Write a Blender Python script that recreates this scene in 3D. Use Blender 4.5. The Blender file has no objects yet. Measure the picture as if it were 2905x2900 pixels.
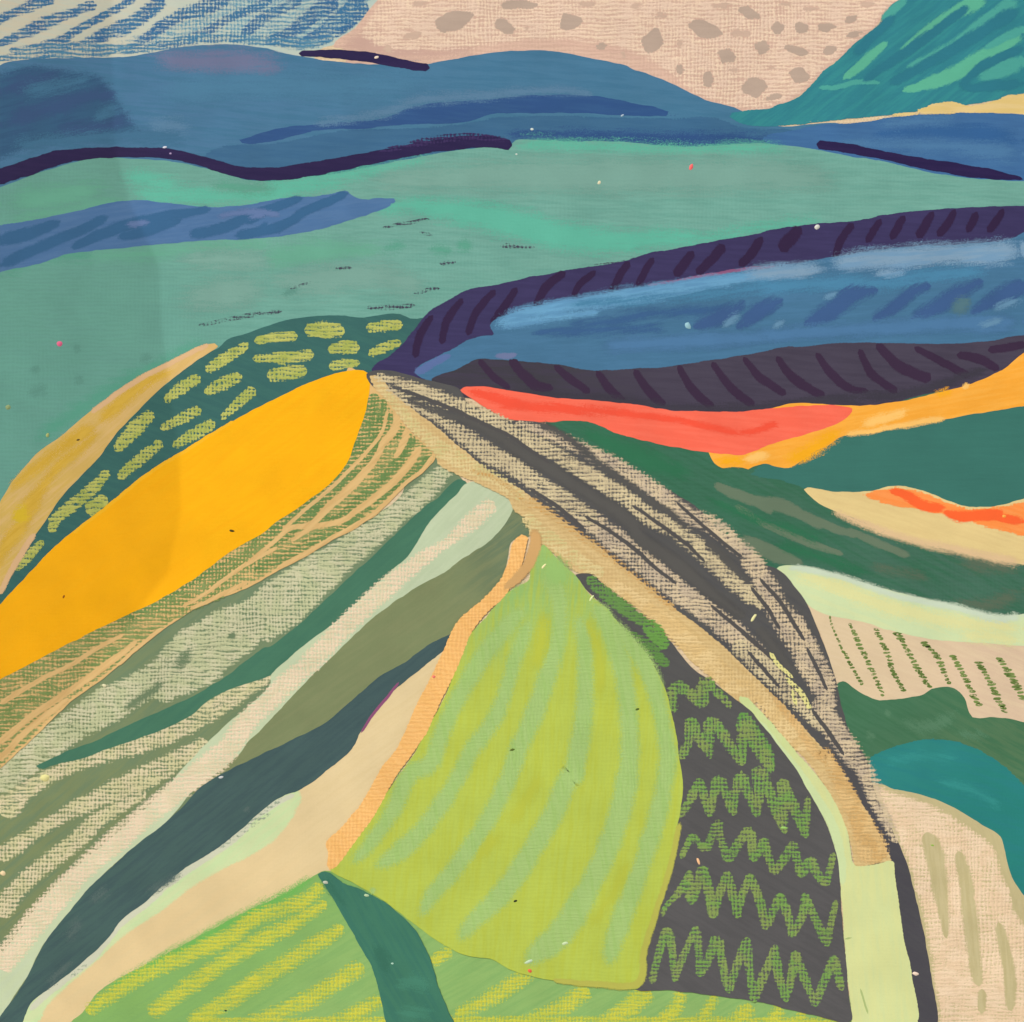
import bpy, math, random
import numpy as np
from mathutils import Vector
from mathutils.geometry import delaunay_2d_cdt

random.seed(7)
S = bpy.context.scene
COL = S.collection
R = math.radians

# ------------------------------------------------------------------ camera, sky, sun, exposure
PX = 1e-4                       # one photograph pixel on the canvas = 0.1 mm, the canvas is 0.29 m wide
ZC = 1.5                        # height of the middle of the canvas above the floor
cam_data = bpy.data.cameras.new('camera')
cam = bpy.data.objects.new('camera', cam_data)
COL.objects.link(cam)
cam_data.lens = 70
cam_data.sensor_width = 36
cam_data.clip_start = 0.01
cam_data.clip_end = 200
cam.location = (0, -2905 * PX * 70 / 36, ZC)
cam.rotation_euler = (R(90), 0, 0)
S.camera = cam

SUN_EL, SUN_AZ = 38, 215        # sun in front of the wall, a little to the left
world = bpy.data.worlds.new('World')
S.world = world
world.use_nodes = True
wn = world.node_tree
sky = wn.nodes.new('ShaderNodeTexSky')
sky.sky_type = 'NISHITA'
sky.sun_disc = False
sky.sun_elevation = R(SUN_EL)
sky.sun_rotation = R(SUN_AZ)
wn.nodes['Background'].inputs['Strength'].default_value = 0.07
wn.links.new(sky.outputs[0], wn.nodes['Background'].inputs['Color'])

sun_data = bpy.data.lights.new('sun', 'SUN')
sun_data.energy = 3.8
sun_data.angle = R(0.5)
sun_data.color = (1.0, 0.95, 0.87)
sun = bpy.data.objects.new('sun', sun_data)
COL.objects.link(sun)
to_sun = Vector((math.sin(R(SUN_AZ)) * math.cos(R(SUN_EL)), math.cos(R(SUN_AZ)) * math.cos(R(SUN_EL)), math.sin(R(SUN_EL))))
sun.rotation_euler = to_sun.to_track_quat('Z', 'Y').to_euler()
sun.location = to_sun * 10
S.view_settings.view_transform = 'Standard'
S.view_settings.look = 'None'
S.view_settings.gamma = 1
S.view_settings.use_curve_mapping = False
S.view_settings.exposure = 0.0
S.render.engine = 'CYCLES'
S.cycles.transparent_max_bounces = 48
ALB = 0.80                      # paint albedo for a colour that photographs as full white


def lin(c):
    o = []
    for v in c:
        v = v / 255
        o.append((v / 12.92 if v <= 0.04045 else ((v + 0.055) / 1.055) ** 2.4) * ALB)
    return (*o, 1)


# ------------------------------------------------------------------ node helpers and materials
class NT:
    def __init__(s, tree):
        s.t = tree

    def new(s, kind, **kw):
        n = s.t.nodes.new(kind)
        for k, v in kw.items():
            setattr(n, k, v)
        return n

    def put(s, sock, v):
        if isinstance(v, bpy.types.NodeSocket):
            s.t.links.new(v, sock)
        else:
            sock.default_value = v

    def math(s, op, a, b=None, c=None, clamp=False):
        n = s.new('ShaderNodeMath', operation=op, use_clamp=clamp)
        s.put(n.inputs[0], a)
        if b is not None:
            s.put(n.inputs[1], b)
        if c is not None:
            s.put(n.inputs[2], c)
        return n.outputs[0]

    def smooth(s, v, lo, hi):
        n = s.new('ShaderNodeMapRange', interpolation_type='SMOOTHSTEP')
        s.put(n.inputs['Value'], v)
        s.put(n.inputs['From Min'], lo)
        s.put(n.inputs['From Max'], hi)
        return n.outputs['Result']

    def mix(s, f, a, b, mode='MIX'):
        n = s.new('ShaderNodeMix', data_type='RGBA', blend_type=mode)
        s.put(n.inputs[0], f)
        s.put(n.inputs[6], a)
        s.put(n.inputs[7], b)
        return n.outputs[2]

    def noise(s, vec, scale, detail=2.0, rough=0.5):
        n = s.new('ShaderNodeTexNoise', noise_dimensions='3D')
        s.put(n.inputs['Vector'], vec)
        n.inputs['Scale'].default_value = scale
        n.inputs['Detail'].default_value = detail
        n.inputs['Roughness'].default_value = rough
        return n.outputs['Fac']

    def mapping(s, vec, rot, scale):
        n = s.new('ShaderNodeMapping', vector_type='TEXTURE')
        s.put(n.inputs['Vector'], vec)
        n.inputs['Rotation'].default_value = rot
        n.inputs['Scale'].default_value = scale
        return n.outputs['Vector']


def make_weave():
    """Canvas weave: height of the threads at a point given in photograph pixels (x, y)."""
    g = bpy.data.node_groups.new('canvas_weave', 'ShaderNodeTree')
    g.interface.new_socket('Vector', in_out='INPUT', socket_type='NodeSocketVector')
    g.interface.new_socket('Height', in_out='OUTPUT', socket_type='NodeSocketFloat')
    g.interface.new_socket('Fine', in_out='OUTPUT', socket_type='NodeSocketFloat')
    t = NT(g)
    gi, go = t.new('NodeGroupInput'), t.new('NodeGroupOutput')
    sep = t.new('ShaderNodeSeparateXYZ')
    g.links.new(gi.outputs[0], sep.inputs[0])
    x, y = sep.outputs[0], sep.outputs[1]
    wob = t.noise(t.mapping(gi.outputs[0], (0, 0, 0), (110, 45, 50)), 1.0, 2.0)
    wob2 = t.noise(t.mapping(gi.outputs[0], (0, 0, 0), (50, 130, 50)), 1.0, 2.0)
    yy = t.math('MULTIPLY_ADD', wob, 26.0, y)
    xx = t.math('MULTIPLY_ADD', wob2, 24.0, x)
    a = t.math('SINE', t.math('MULTIPLY', yy, 2 * math.pi / 11.5))
    b = t.math('SINE', t.math('MULTIPLY', xx, 2 * math.pi / 10.5))
    zone = t.smooth(t.noise(gi.outputs[0], 0.0026, 1.0), 0.4, 0.62)      # where the cross threads show as much as the ribs
    br = t.noise(t.mapping(gi.outputs[0], (0, 0, 0), (38, 6.5, 20)), 1.0, 2.0, 0.6)
    h = t.math('MULTIPLY_ADD', a, 0.18, 0.5)
    h = t.math('ADD', h, t.math('MULTIPLY', b, t.math('MULTIPLY_ADD', zone, 0.12, 0.06)))
    h = t.math('ADD', h, t.math('MULTIPLY_ADD', br, 1.0, -0.50))
    br2 = t.noise(t.mapping(gi.outputs[0], (0, 0, 0), (10, 4.5, 8)), 1.0, 1.0)
    h = t.math('ADD', h, t.math('MULTIPLY_ADD', br2, 0.6, -0.30))
    g.links.new(h, go.inputs[0])
    fine = t.math('ADD', t.math('MULTIPLY_ADD', a, 0.25, 0.5), t.math('MULTIPLY', b, 0.2))
    g.links.new(fine, go.inputs[1])
    return g


WEAVE = make_weave()


def grains(t, vec, a):
    """Paint cover a (0..1) as opaque grains finer than the threads: a thin coat has gaps, it is not glassy."""
    q = t.new('ShaderNodeVectorMath', operation='SCALE')
    t.put(q.inputs[0], vec)
    q.inputs['Scale'].default_value = 0.9
    f = t.new('ShaderNodeVectorMath', operation='FLOOR')
    t.put(f.inputs[0], q.outputs[0])
    w = t.new('ShaderNodeTexWhiteNoise', noise_dimensions='3D')
    t.put(w.inputs['Vector'], f.outputs[0])
    return t.math('GREATER_THAN', a, w.outputs['Value'])


BASECOL = {}


def blend(a, b, f):
    la, lb = lin(a), lin(b)
    o = [x + (y - x) * f for x, y in zip(la[:3], lb[:3])]
    return tuple(round(255 * (12.92 * v if v <= 0.0031308 else 1.055 * v ** (1 / 2.4) - 0.055)) for v in (x / ALB for x in o))


class Smear:
    def __init__(s, *a, **k):
        s.a, s.k = a, k

    def on(s, parent):
        base = BASECOL.get(parent.name)
        c1, op, *rest = (list(s.a) + [0.9])[:2] + list(s.a[2:])
        k = dict(s.k)
        if rest:
            rest[0] = rest[0] * (2.0 if rest[0] >= 10 else 1.3)
        else:
            rest = [40.0]
        if base and op < 1:
            c1 = blend(base, c1, op)
            if k.get('c2'):
                k['c2'] = blend(base, k['c2'], op)
        return smear_mat(c1, 1.0, *rest, **k)


def smear(*a, **k):
    return Smear(*a, **k)


MATS = {}


def base_nodes(name):
    m = bpy.data.materials.new(name)
    m.use_nodes = True
    t = NT(m.node_tree)
    bs = m.node_tree.nodes['Principled BSDF']
    tc = t.new('ShaderNodeTexCoord')
    mp = t.new('ShaderNodeMapping')
    mp.inputs['Rotation'].default_value = (R(-90), 0, 0)
    mp.inputs['Scale'].default_value = (1, 1, 1)
    sep = t.new('ShaderNodeSeparateXYZ')
    m.node_tree.links.new(tc.outputs['Object'], sep.inputs[0])
    cb = t.new('ShaderNodeCombineXYZ')
    t.put(cb.inputs[0], t.math('MULTIPLY_ADD', sep.outputs[0], 1 / PX, 1452.5))
    t.put(cb.inputs[1], t.math('MULTIPLY_ADD', sep.outputs[2], -1 / PX, 2900.0))
    m.node_tree.nodes.remove(mp)
    wv = t.new('ShaderNodeGroup')
    wv.node_tree = WEAVE
    m.node_tree.links.new(cb.outputs[0], wv.inputs[0])
    bs.inputs['Roughness'].default_value = 0.6
    bs.inputs['Specular IOR Level'].default_value = 0.14
    return m, t, bs, cb.outputs[0], wv


def finish(t, bs, vec, wv, col, bump, bumpdist=0.00012):
    grain = t.noise(vec, 0.16, 2.0, 0.7)
    col = t.mix(t.math('MULTIPLY_ADD', grain, 0.34, -0.17, clamp=True), col, t.mix(1.0, col, (0.55, 0.55, 0.55, 1), 'MULTIPLY'))
    big = t.noise(vec, 0.0075, 3.0)
    hsv = t.new('ShaderNodeHueSaturation')
    t.put(hsv.inputs['Color'], col)
    t.put(hsv.inputs['Value'], t.math('MULTIPLY_ADD', big, 0.26, 0.885))
    t.put(bs.inputs['Base Color'], hsv.outputs[0])
    bn = t.new('ShaderNodeBump')
    bn.inputs['Strength'].default_value = bump
    bn.inputs['Distance'].default_value = bumpdist
    t.put(bn.inputs['Height'], t.math('ADD', wv.outputs['Height'], t.math('MULTIPLY', grain, 0.5)))
    t.put(bs.inputs['Normal'], bn.outputs[0])


def edge_attr(t):
    a = t.new('ShaderNodeAttribute', attribute_name='edge')
    return a.outputs['Fac']


def paint(c1, c2=None, ang=0, amt=1.0, weave=0.0, wc=None, rag=0.0, grad=None, bump=0.10, streak=(150, 14)):
    """Opaque brushed paint. c2 = second pigment in long brush streaks at angle ang; weave = how much of wc shows in the canvas troughs."""
    key = ('p', c1, c2, ang, amt, weave, wc, rag, grad, bump, streak)
    if key in MATS:
        return MATS[key]
    m, t, bs, vec, wv = base_nodes('brushed_paint')
    col = lin(c1)
    if grad:
        (x0, y0, x1, y1, cg) = grad
        sp = t.new('ShaderNodeSeparateXYZ')
        t.put(sp.inputs[0], vec)
        L2 = (x1 - x0) ** 2 + (y1 - y0) ** 2
        f = t.math('ADD', t.math('MULTIPLY', t.math('SUBTRACT', sp.outputs[0], x0), (x1 - x0) / L2),
                   t.math('MULTIPLY', t.math('SUBTRACT', sp.outputs[1], y0), (y1 - y0) / L2))
        f = t.math('ADD', f, t.math('MULTIPLY_ADD', t.noise(t.mapping(vec, (0, 0, R(ang)), (220, 30, 30)), 1.0, 2.0), 0.5, -0.25))
        col = t.mix(t.smooth(f, 0.0, 1.0), lin(c1), lin(cg))
    if c2:
        n = t.noise(t.mapping(vec, (0, 0, R(ang)), (streak[0], streak[1], streak[1])), 1.0, 4.0, 0.62)
        f = t.math('MULTIPLY', t.smooth(n, 0.40, 0.64), amt)
        col = t.mix(f, col, lin(c2))
    if weave:
        f = t.math('MULTIPLY', t.smooth(wv.outputs['Height'], 0.62, 0.30), weave)
        col = t.mix(f, col, lin(wc) if wc else t.mix(1.0, col, (0.5, 0.5, 0.5, 1), 'MULTIPLY'))
    finish(t, bs, vec, wv, col, bump)
    if rag:
        n = t.math('ADD', t.math('MULTIPLY', wv.outputs['Height'], 0.6), t.math('MULTIPLY', t.noise(vec, 0.03, 3.0), 0.8))
        e = t.math('ADD', t.math('MULTIPLY', edge_attr(t), 1.0 / rag), t.math('SUBTRACT', n, 0.75))
        t.put(bs.inputs['Alpha'], grains(t, vec, t.smooth(e, 0.12, 0.38)))
    MATS[key] = m
    m['c'] = c1
    return m


def chalk(c1, thr=0.42, c2=None, soft=0.09, patch=0.5, edge=9.0, bump=0.7, ps=0.012):
    """Dry pastel dragged over the canvas: it only sticks to the thread tops, so the ground shows between them."""
    key = ('c', c1, thr, c2, soft, patch, edge, bump, ps)
    if key in MATS:
        return MATS[key]
    m, t, bs, vec, wv = base_nodes('dry_pastel')
    col = lin(c1)
    if c2:
        col = t.mix(t.smooth(t.noise(vec, 0.02, 3.0), 0.42, 0.6), col, lin(c2))
    finish(t, bs, vec, wv, col, bump, 0.00016)
    big = t.noise(vec, ps, 3.0)
    h = t.math('ADD', wv.outputs['Height'], t.math('MULTIPLY_ADD', big, patch, -patch / 2))
    e = t.math('MULTIPLY', edge_attr(t), 1.0 / edge, clamp=True)
    h = t.math('ADD', h, t.math('MULTIPLY_ADD', e, 0.55, -0.55))
    t.put(bs.inputs['Alpha'], grains(t, vec, t.smooth(h, thr - 0.02 - soft * 2.6, thr - 0.02 + soft * 2.6)))
    m['grow'] = edge * 0.45
    MATS[key] = m
    return m


def smear_mat(c1, op=0.9, soft=20.0, rough=0.8, ang=0, bump=0.10, c2=None):
    """Wet stroke with brushed-out edges."""
    key = ('s', c1, op, soft, rough, ang, bump, c2)
    if key in MATS:
        return MATS[key]
    m, t, bs, vec, wv = base_nodes('brush_stroke_paint')
    col = lin(c1)
    n = t.noise(t.mapping(vec, (0, 0, R(ang)), (120, 12, 12)), 1.0, 4.0, 0.62)
    if c2:
        col = t.mix(t.smooth(n, 0.42, 0.62), col, lin(c2))
    finish(t, bs, vec, wv, col, bump)
    e = t.math('ADD', t.math('MULTIPLY', edge_attr(t), 1.0 / soft), t.math('MULTIPLY_ADD', n, rough * 2, -rough))
    t.put(bs.inputs['Alpha'], grains(t, vec, t.smooth(e, 0.0, 1.0)))
    m['grow'] = soft * 0.5
    MATS[key] = m
    return m


# ------------------------------------------------------------------ outlines
OX, OY, ZO = [0, 700, 1400, 2105], [0, 700, 1400, 2100], 800 / 1929


def P(s, merge=True):
    """'@rc u,v u,v ... @s x,y' -> list of (x, y) photograph pixels; where two runs overlap their ends are merged."""
    runs, ox, oy, k = [[]], 0, 0, 1
    for tok in s.split():
        if tok[0] == '@':
            if tok == '@s':
                ox, oy, k = 0, 0, 1
            else:
                oy, ox, k = OY[int(tok[1])], OX[int(tok[2])], ZO
            if runs[-1]:
                runs.append([])
        else:
            u, v = tok.split(',')
            runs[-1].append((ox + float(u) * k, oy + float(v) * k))
    out = runs[0]
    for r in runs[1:]:
        r = list(r)
        for _ in range(4 if merge else 0):
            if len(out) < 2 or len(r) < 2:
                break
            a, b, c, d = (np.array(q) for q in (out[-2], out[-1], r[0], r[1]))
            j = c - b
            if np.hypot(*j) < 2.5:
                out[-1] = tuple((b + c) / 2)
                r = r[1:]
                break
            n1, n2 = np.hypot(*(b - a)) * np.hypot(*j) + 1e-9, np.hypot(*(d - c)) * np.hypot(*j) + 1e-9
            if j @ (b - a) / n1 < -0.3 and j @ (d - c) / n2 < -0.3:
                m = tuple((b + c) / 2)
                out = out[:-1]
                r = [m] + r[1:]
            else:
                break
        out = out + r
    return out


def spline(pts, closed, step=9.0):
    p = np.array(pts, float)
    n = len(p)
    out = []
    segs = n if closed else n - 1
    for i in range(segs):
        if closed:
            a, b, c, d = p[(i - 1) % n], p[i], p[(i + 1) % n], p[(i + 2) % n]
        else:
            a, b, c, d = p[max(i - 1, 0)], p[i], p[i + 1], p[min(i + 2, n - 1)]
        L = np.hypot(*(c - b))
        if L < 1e-6:
            continue
        # centripetal parameter keeps tight corners from looping
        t01 = max(np.hypot(*(b - a)) ** 0.5, 1e-3); t12 = L ** 0.5; t23 = max(np.hypot(*(d - c)) ** 0.5, 1e-3)
        m1 = c - b + t12 * ((b - a) / t01 - (c - a) / (t01 + t12)) if np.hypot(*(b - a)) > 1e-6 else (c - b)
        m2 = c - b + t12 * ((d - c) / t23 - (d - b) / (t12 + t23)) if np.hypot(*(d - c)) > 1e-6 else (c - b)
        k = max(1, int(L / step))
        for j in range(k):
            t = j / k
            h = (2 * t ** 3 - 3 * t ** 2 + 1) * b + (t ** 3 - 2 * t ** 2 + t) * m1 + (-2 * t ** 3 + 3 * t ** 2) * c + (t ** 3 - t ** 2) * m2
            out.append(h)
    if not closed:
        out.append(p[-1])
    return np.array(out)


def wobble(p, amp, closed=True):
    """A hand's small unsteadiness along an edge."""
    n = len(p)
    if amp <= 0 or n < 8:
        return p
    q = p.copy()
    rs = np.random.RandomState(n * 13 + int(abs(p[0][0])))
    for k in range(2):
        r = rs.normal(0, 1, (n, 2))
        w = 3 + 4 * k
        ker = np.ones(w) / w
        for a in range(2):
            q[:, a] += amp * np.convolve(np.r_[r[-w:, a], r[:, a], r[:w, a]], ker, 'same')[w:-w]
    return q


LSTEP = 2.2e-6                     # each coat lies this much above whatever it covers
CELL = 14
STACK = np.zeros((2900 // CELL + 6, 2905 // CELL + 6), np.int32)


def settle(xy, fill=1):
    """The coat number for a shape: one above the highest coat it touches."""
    i = np.clip((xy[:, 1] / CELL).astype(int) + 2, 1, STACK.shape[0] - 2)
    j = np.clip((xy[:, 0] / CELL).astype(int) + 2, 1, STACK.shape[1] - 2)
    top = 0
    for di in (-1, 0, 1):
        for dj in (-1, 0, 1):
            top = max(top, int(STACK[i + di, j + dj].max()))
    ly = top + 1
    for di in (-1, 0, 1):
        for dj in (-1, 0, 1):
            STACK[i + di, j + dj] = np.maximum(STACK[i + di, j + dj], ly + fill - 1)
    return ly


def check(p, closed, what):
    p = np.array(p)
    d = np.diff(np.concatenate([p, p[:1]]) if closed else p, axis=0)
    d = d[np.hypot(*d.T) > 1]
    n = len(d) if closed else len(d) - 1
    for i in range(n):
        a, b = d[i], d[(i + 1) % len(d)]
        c = (a @ b) / (np.hypot(*a) * np.hypot(*b))
        if c < -0.6:
            print('TURN', what, p[min(i + 1, len(p) - 1)].round())



def to_local(xy, layer):
    m = 8 - 0.03 * layer
    x = np.clip(xy[:, 0], -m, 2905 + m)
    y = np.clip(xy[:, 1], -m, 2900 + m)
    return np.stack([(x - 1452.5) * PX, np.full(len(x), -layer * LSTEP), (2900 - y) * PX], 1)


def link(name, verts, faces, edge, mat, parent, label=None):
    me = bpy.data.meshes.new(name)
    me.from_pydata([tuple(v) for v in verts], [], faces)
    if edge is not None:
        a = me.attributes.new('edge', 'FLOAT', 'POINT')
        a.data.foreach_set('value', np.asarray(edge, np.float32))
    me.materials.append(mat)
    me.update()
    o = bpy.data.objects.new(name, me)
    COL.objects.link(o)
    o.parent = parent
    if label:
        o['label'] = label
    return o


def inside(pts, poly):
    x, y = pts[:, 0], pts[:, 1]
    r = np.zeros(len(pts), bool)
    a = poly
    b = np.roll(poly, -1, 0)
    for (x0, y0), (x1, y1) in zip(a, b):
        c = ((y0 > y) != (y1 > y))
        if c.any():
            xi = (x1 - x0) * (y - y0) / (y1 - y0 + 1e-12) + x0
            r ^= c & (x < xi)
    return r


def dist_to(pts, poly, inner=False):
    a = poly
    d = np.roll(poly, -1, 0) - a
    if inner:                                   # only the edges that lie inside the picture
        off = (a[:, 0] < -5) | (a[:, 0] > 2910) | (a[:, 1] < -5) | (a[:, 1] > 2905)
        k = ~(off & np.roll(off, -1))
        if k.any():
            a, d = a[k], d[k]
    L = (d ** 2).sum(1) + 1e-9
    out = np.full(len(pts), 1e9)
    for s in range(0, len(pts), 2000):
        q = pts[s:s + 2000]
        t = np.clip(((q[:, None] - a[None]) * d[None]).sum(2) / L, 0, 1)
        e = a[None] + t[..., None] * d[None] - q[:, None]
        out[s:s + 2000] = np.sqrt((e ** 2).sum(2)).min(1)
    return out


def patch(name, path, mat, parent, label=None, wob=1.2, grid=26, walls=True, step=9.0):
    """A painted shape: its outline filled, with the thickness of its paint down to the canvas."""
    check(P(path) if isinstance(path, str) else path, True, label or name)
    if isinstance(mat, Smear):
        mat = mat.on(parent)
    ol = spline(P(path) if isinstance(path, str) else path, True, step)
    ol = wobble(ol, wob)
    ol[:, 0] = np.clip(ol[:, 0], -8, 2913)
    ol[:, 1] = np.clip(ol[:, 1], -8, 2908)
    keep = np.hypot(*(ol - np.roll(ol, 1, 0)).T) > 0.6
    ol = ol[keep]
    if not walls and grid == 26:
        grid = 13
    lo, hi = ol.min(0), ol.max(0)
    gx, gy = np.meshgrid(np.arange(lo[0], hi[0], grid), np.arange(lo[1], hi[1], grid))
    g = np.stack([gx.ravel() + (gy.ravel() // grid % 2) * grid / 2, gy.ravel()], 1)
    g = g[inside(g, ol)] if len(g) else g
    if len(g):
        g = g[dist_to(g, ol) > min(7, grid * 0.28)]
    allp = np.concatenate([ol, g]) if len(g) else ol
    n = len(ol)
    v, e, f, *_ = delaunay_2d_cdt([Vector(p) for p in allp], [], [list(range(n))], 1, 1e-4)
    vx = np.array([(p.x, p.y) for p in v])
    ed = np.minimum(dist_to(vx, ol, True), 40)
    # the border of the picture is not an edge of the paint
    border = (vx[:, 0] < -5) | (vx[:, 0] > 2910) | (vx[:, 1] < -5) | (vx[:, 1] > 2905)
    ed[border] = 40
    ly = settle(vx)
    verts = to_local(vx, ly)
    faces = [tuple(q) for q in f]
    # orient towards the viewer (-Y)
    if faces:
        a, b, c = (verts[i] for i in faces[0][:3])
        if np.cross(b - a, c - a)[1] > 0:
            faces = [q[::-1] for q in faces]
    if walls:
        base = len(verts)
        w = to_local(ol, ly)
        wb = w.copy()
        wb[:, 1] = -1e-6
        verts = np.concatenate([verts, w, wb])
        ed = np.concatenate([ed, np.full(2 * n, 40.0)])
        faces += [(base + i, base + (i + 1) % n, base + n + (i + 1) % n, base + n + i) for i in range(n)]
    o = link(name, verts, faces, ed, mat, parent, label)
    if 'c' in mat:
        BASECOL[o.name] = tuple(int(q) for q in mat['c'])
    return o


def ribbon(name, path, widths, mat, parent, label=None, tip=0.7, wob=1.0, cross=9, step=8.0):
    """A single stroke: centre line, widths (zoomed pixels) spread along it, rounded ends."""
    wet = isinstance(mat, Smear)
    if wet:
        mat = mat.on(parent)
        if name in ('brush_stroke', 'mint_stripe'):
            tip = max(tip, 1.3)
    if name != 'zigzag':
        check(P(path) if isinstance(path, str) else path, False, parent.get('label', '') + ' ' + name)
    c = spline(P(path) if isinstance(path, str) else path, False, step)
    c = wobble(c, wob, False)
    n = len(c)
    if n < 3:
        c = np.array([c[0] + (c[-1] - c[0]) * t for t in np.linspace(0, 1, 6)])
        n = 6
    seg = np.hypot(*np.diff(c, axis=0).T)
    s = np.r_[0, np.cumsum(seg)]
    T = s[-1]
    if not hasattr(widths, '__len__'):
        widths = [widths]
    hw = np.interp(s / T, np.linspace(0, 1, len(widths)), widths) * ZO / 2 if len(widths) > 1 else np.full(n, widths[0] * ZO / 2)
    rs = np.random.RandomState(int(abs(c[0][0]) * 7 + n) % 100000)
    hw = hw * (1 + 0.10 * np.convolve(rs.normal(0, 1, n + 8), np.ones(5) / 5, 'same')[4:-4])
    hw = hw + mat.get('grow', 0.0)
    full = hw.copy()
    cap = np.maximum(hw * tip, 1e-3)
    q = np.clip(np.minimum(s, T - s) / cap, 0, 1)
    hw = hw * np.sqrt(np.maximum(1 - (1 - q) ** 2, 0.03))
    tg = np.gradient(c, axis=0)
    tg /= np.hypot(*tg.T)[:, None] + 1e-9
    nr = np.stack([-tg[:, 1], tg[:, 0]], 1)
    vs = np.linspace(-1, 1, cross)
    pts = (c[:, None] + nr[:, None] * (vs[None, :, None] * hw[:, None, None])).reshape(-1, 2)
    ed = (np.maximum(full, 24)[:, None] * (1 - np.abs(vs))[None]).reshape(-1)
    if wet and name in ('brush_stroke', 'mint_stripe'):
        fade = np.clip(np.minimum(s, T - s) / np.minimum(1.5 * full, T * 0.3), 0.12, 1)
        fade = np.where((c[:, 0] < 4) | (c[:, 0] > 2900) | (c[:, 1] > 2896), 1, fade)
        ed = ed * np.repeat(fade, cross)
    ly = settle(pts)
    verts = to_local(pts, ly)
    verts[:, 1] -= np.repeat(s / T, cross) * LSTEP * 0.7
    faces = []
    for i in range(n - 1):
        for j in range(cross - 1):
            a = i * cross + j
            faces.append((a, a + 1, a + cross + 1, a + cross))
    a, b, d = (verts[i] for i in faces[len(faces) // 2][:3])
    if np.cross(b - a, d - a)[1] > 0:
        faces = [f[::-1] for f in faces]
    return link(name, verts, faces, ed, mat, parent, label)


def zigzag(path, widths, mat, parent):
    """One zigzag line: straight legs that overlap at the turns, in one mesh."""
    p = np.array(P(path, False))
    w = np.interp(np.linspace(0, 1, len(p)), np.linspace(0, 1, len(widths)), widths) * ZO / 2
    allv, allf, alle = [], [], []
    dense = np.concatenate([p[i] + (p[i + 1] - p[i]) * np.linspace(0, 1, 12)[:, None] for i in range(len(p) - 1)])
    ly = settle(dense, 2)
    rs = np.random.RandomState(int(p[0][0]))
    vs = np.linspace(-1, 1, 7)
    for i in range(len(p) - 1):
        a, b = p[i], p[i + 1]
        L = np.hypot(*(b - a))
        tg = (b - a) / (L + 1e-9)
        nr = np.array([-tg[1], tg[0]])
        k = max(4, int(L / 7))
        t = np.linspace(-0.06, 1.06, k + 1)
        hw = w[i] + (w[i + 1] - w[i]) * np.clip(t, 0, 1)
        hw = np.maximum(hw, 6) + mat.get('grow', 0.0)
        hw = hw * (1 + 0.14 * np.convolve(rs.normal(0, 1, k + 5), np.ones(5) / 5, 'same')[2:-2])
        d = np.minimum(t + 0.06, 1.06 - t) * L
        q = np.clip(d / (hw * 0.8), 0, 1)
        full = hw.copy()
        hw = hw * np.sqrt(np.maximum(1 - (1 - q) ** 2, 0.05))
        bow = rs.normal(0, 0.03) * L * np.sin(np.pi * np.clip(t, 0, 1))
        c = a + tg * (t * L)[:, None] + nr * bow[:, None]
        pts = (c[:, None] + nr * (vs[None, :, None] * hw[:, None, None])).reshape(-1, 2)
        v = to_local(pts, ly)
        v[:, 1] -= (i % 3) * LSTEP * 0.6
        o = sum(len(x) for x in allv)
        for m in range(k):
            for j in range(6):
                q0 = o + m * 7 + j
                allf.append((q0 + 7, q0 + 8, q0 + 1, q0))
        allv.append(v)
        alle.append((np.maximum(full, 22)[:, None] * (1 - np.abs(vs))[None]).reshape(-1))
    v = np.concatenate(allv)
    a, b, d = (v[i] for i in allf[0][:3])
    if np.cross(b - a, d - a)[1] > 0:
        allf = [f[::-1] for f in allf]
    return link('zigzag', v, allf, np.concatenate(alle), mat, parent)


def blob(name, cx, cy, rx, ry, mat, parent, rot=0, seed=0, irr=0.25, label=None, point=0.0):
    r = random.Random(seed)
    k = 10
    pts = []
    for i in range(k):
        a = 2 * math.pi * i / k
        f = 1 + irr * (r.random() - 0.5) * 2
        if i == 0:
            f += point
        x, y = rx * f * math.cos(a), ry * f * math.sin(a)
        pts.append((cx + x * math.cos(rot) - y * math.sin(rot), cy + x * math.sin(rot) + y * math.cos(rot)))
    return patch(name, pts, mat, parent, label, wob=0.3, grid=9, walls=False, step=5.0)


def fleck(path_xy, r, c, parent, rot=0.0, asp=1.6):
    """A raised crumb of paint: a small dome."""
    cx, cy = path_xy
    ly = settle(np.array([[cx, cy]]))
    rings, seg = 3, 9
    rr = random.Random(int(cx * 31 + cy))
    jit = [1 + 0.3 * (rr.random() - 0.5) for _ in range(seg)]
    verts, faces = [], []
    ca, sa = math.cos(rot), math.sin(rot)
    for i in range(rings):
        f = 1 - i / rings
        for j in range(seg):
            a = 2 * math.pi * j / seg
            x, y = r * asp * f * jit[j] * math.cos(a), r * f * jit[j] * math.sin(a)
            X, Y = cx + x * ca - y * sa, cy + x * sa + y * ca
            verts.append(((X - 1452.5) * PX, -ly * LSTEP - r * PX * 0.3 * (1 - f * f), (2900 - Y) * PX))
    verts.append(((cx - 1452.5) * PX, -ly * LSTEP - r * PX * 0.32, (2900 - cy) * PX))
    for i in range(rings - 1):
        for j in range(seg):
            a, b = i * seg + j, i * seg + (j + 1) % seg
            faces.append((a, b, b + seg, a + seg))
    for j in range(seg):
        faces.append(((rings - 1) * seg + j, (rings - 1) * seg + (j + 1) % seg, len(verts) - 1))
    return link('paint_fleck', verts, faces, np.full(len(verts), 40.0), paint(c, bump=0.1), parent)


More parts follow.
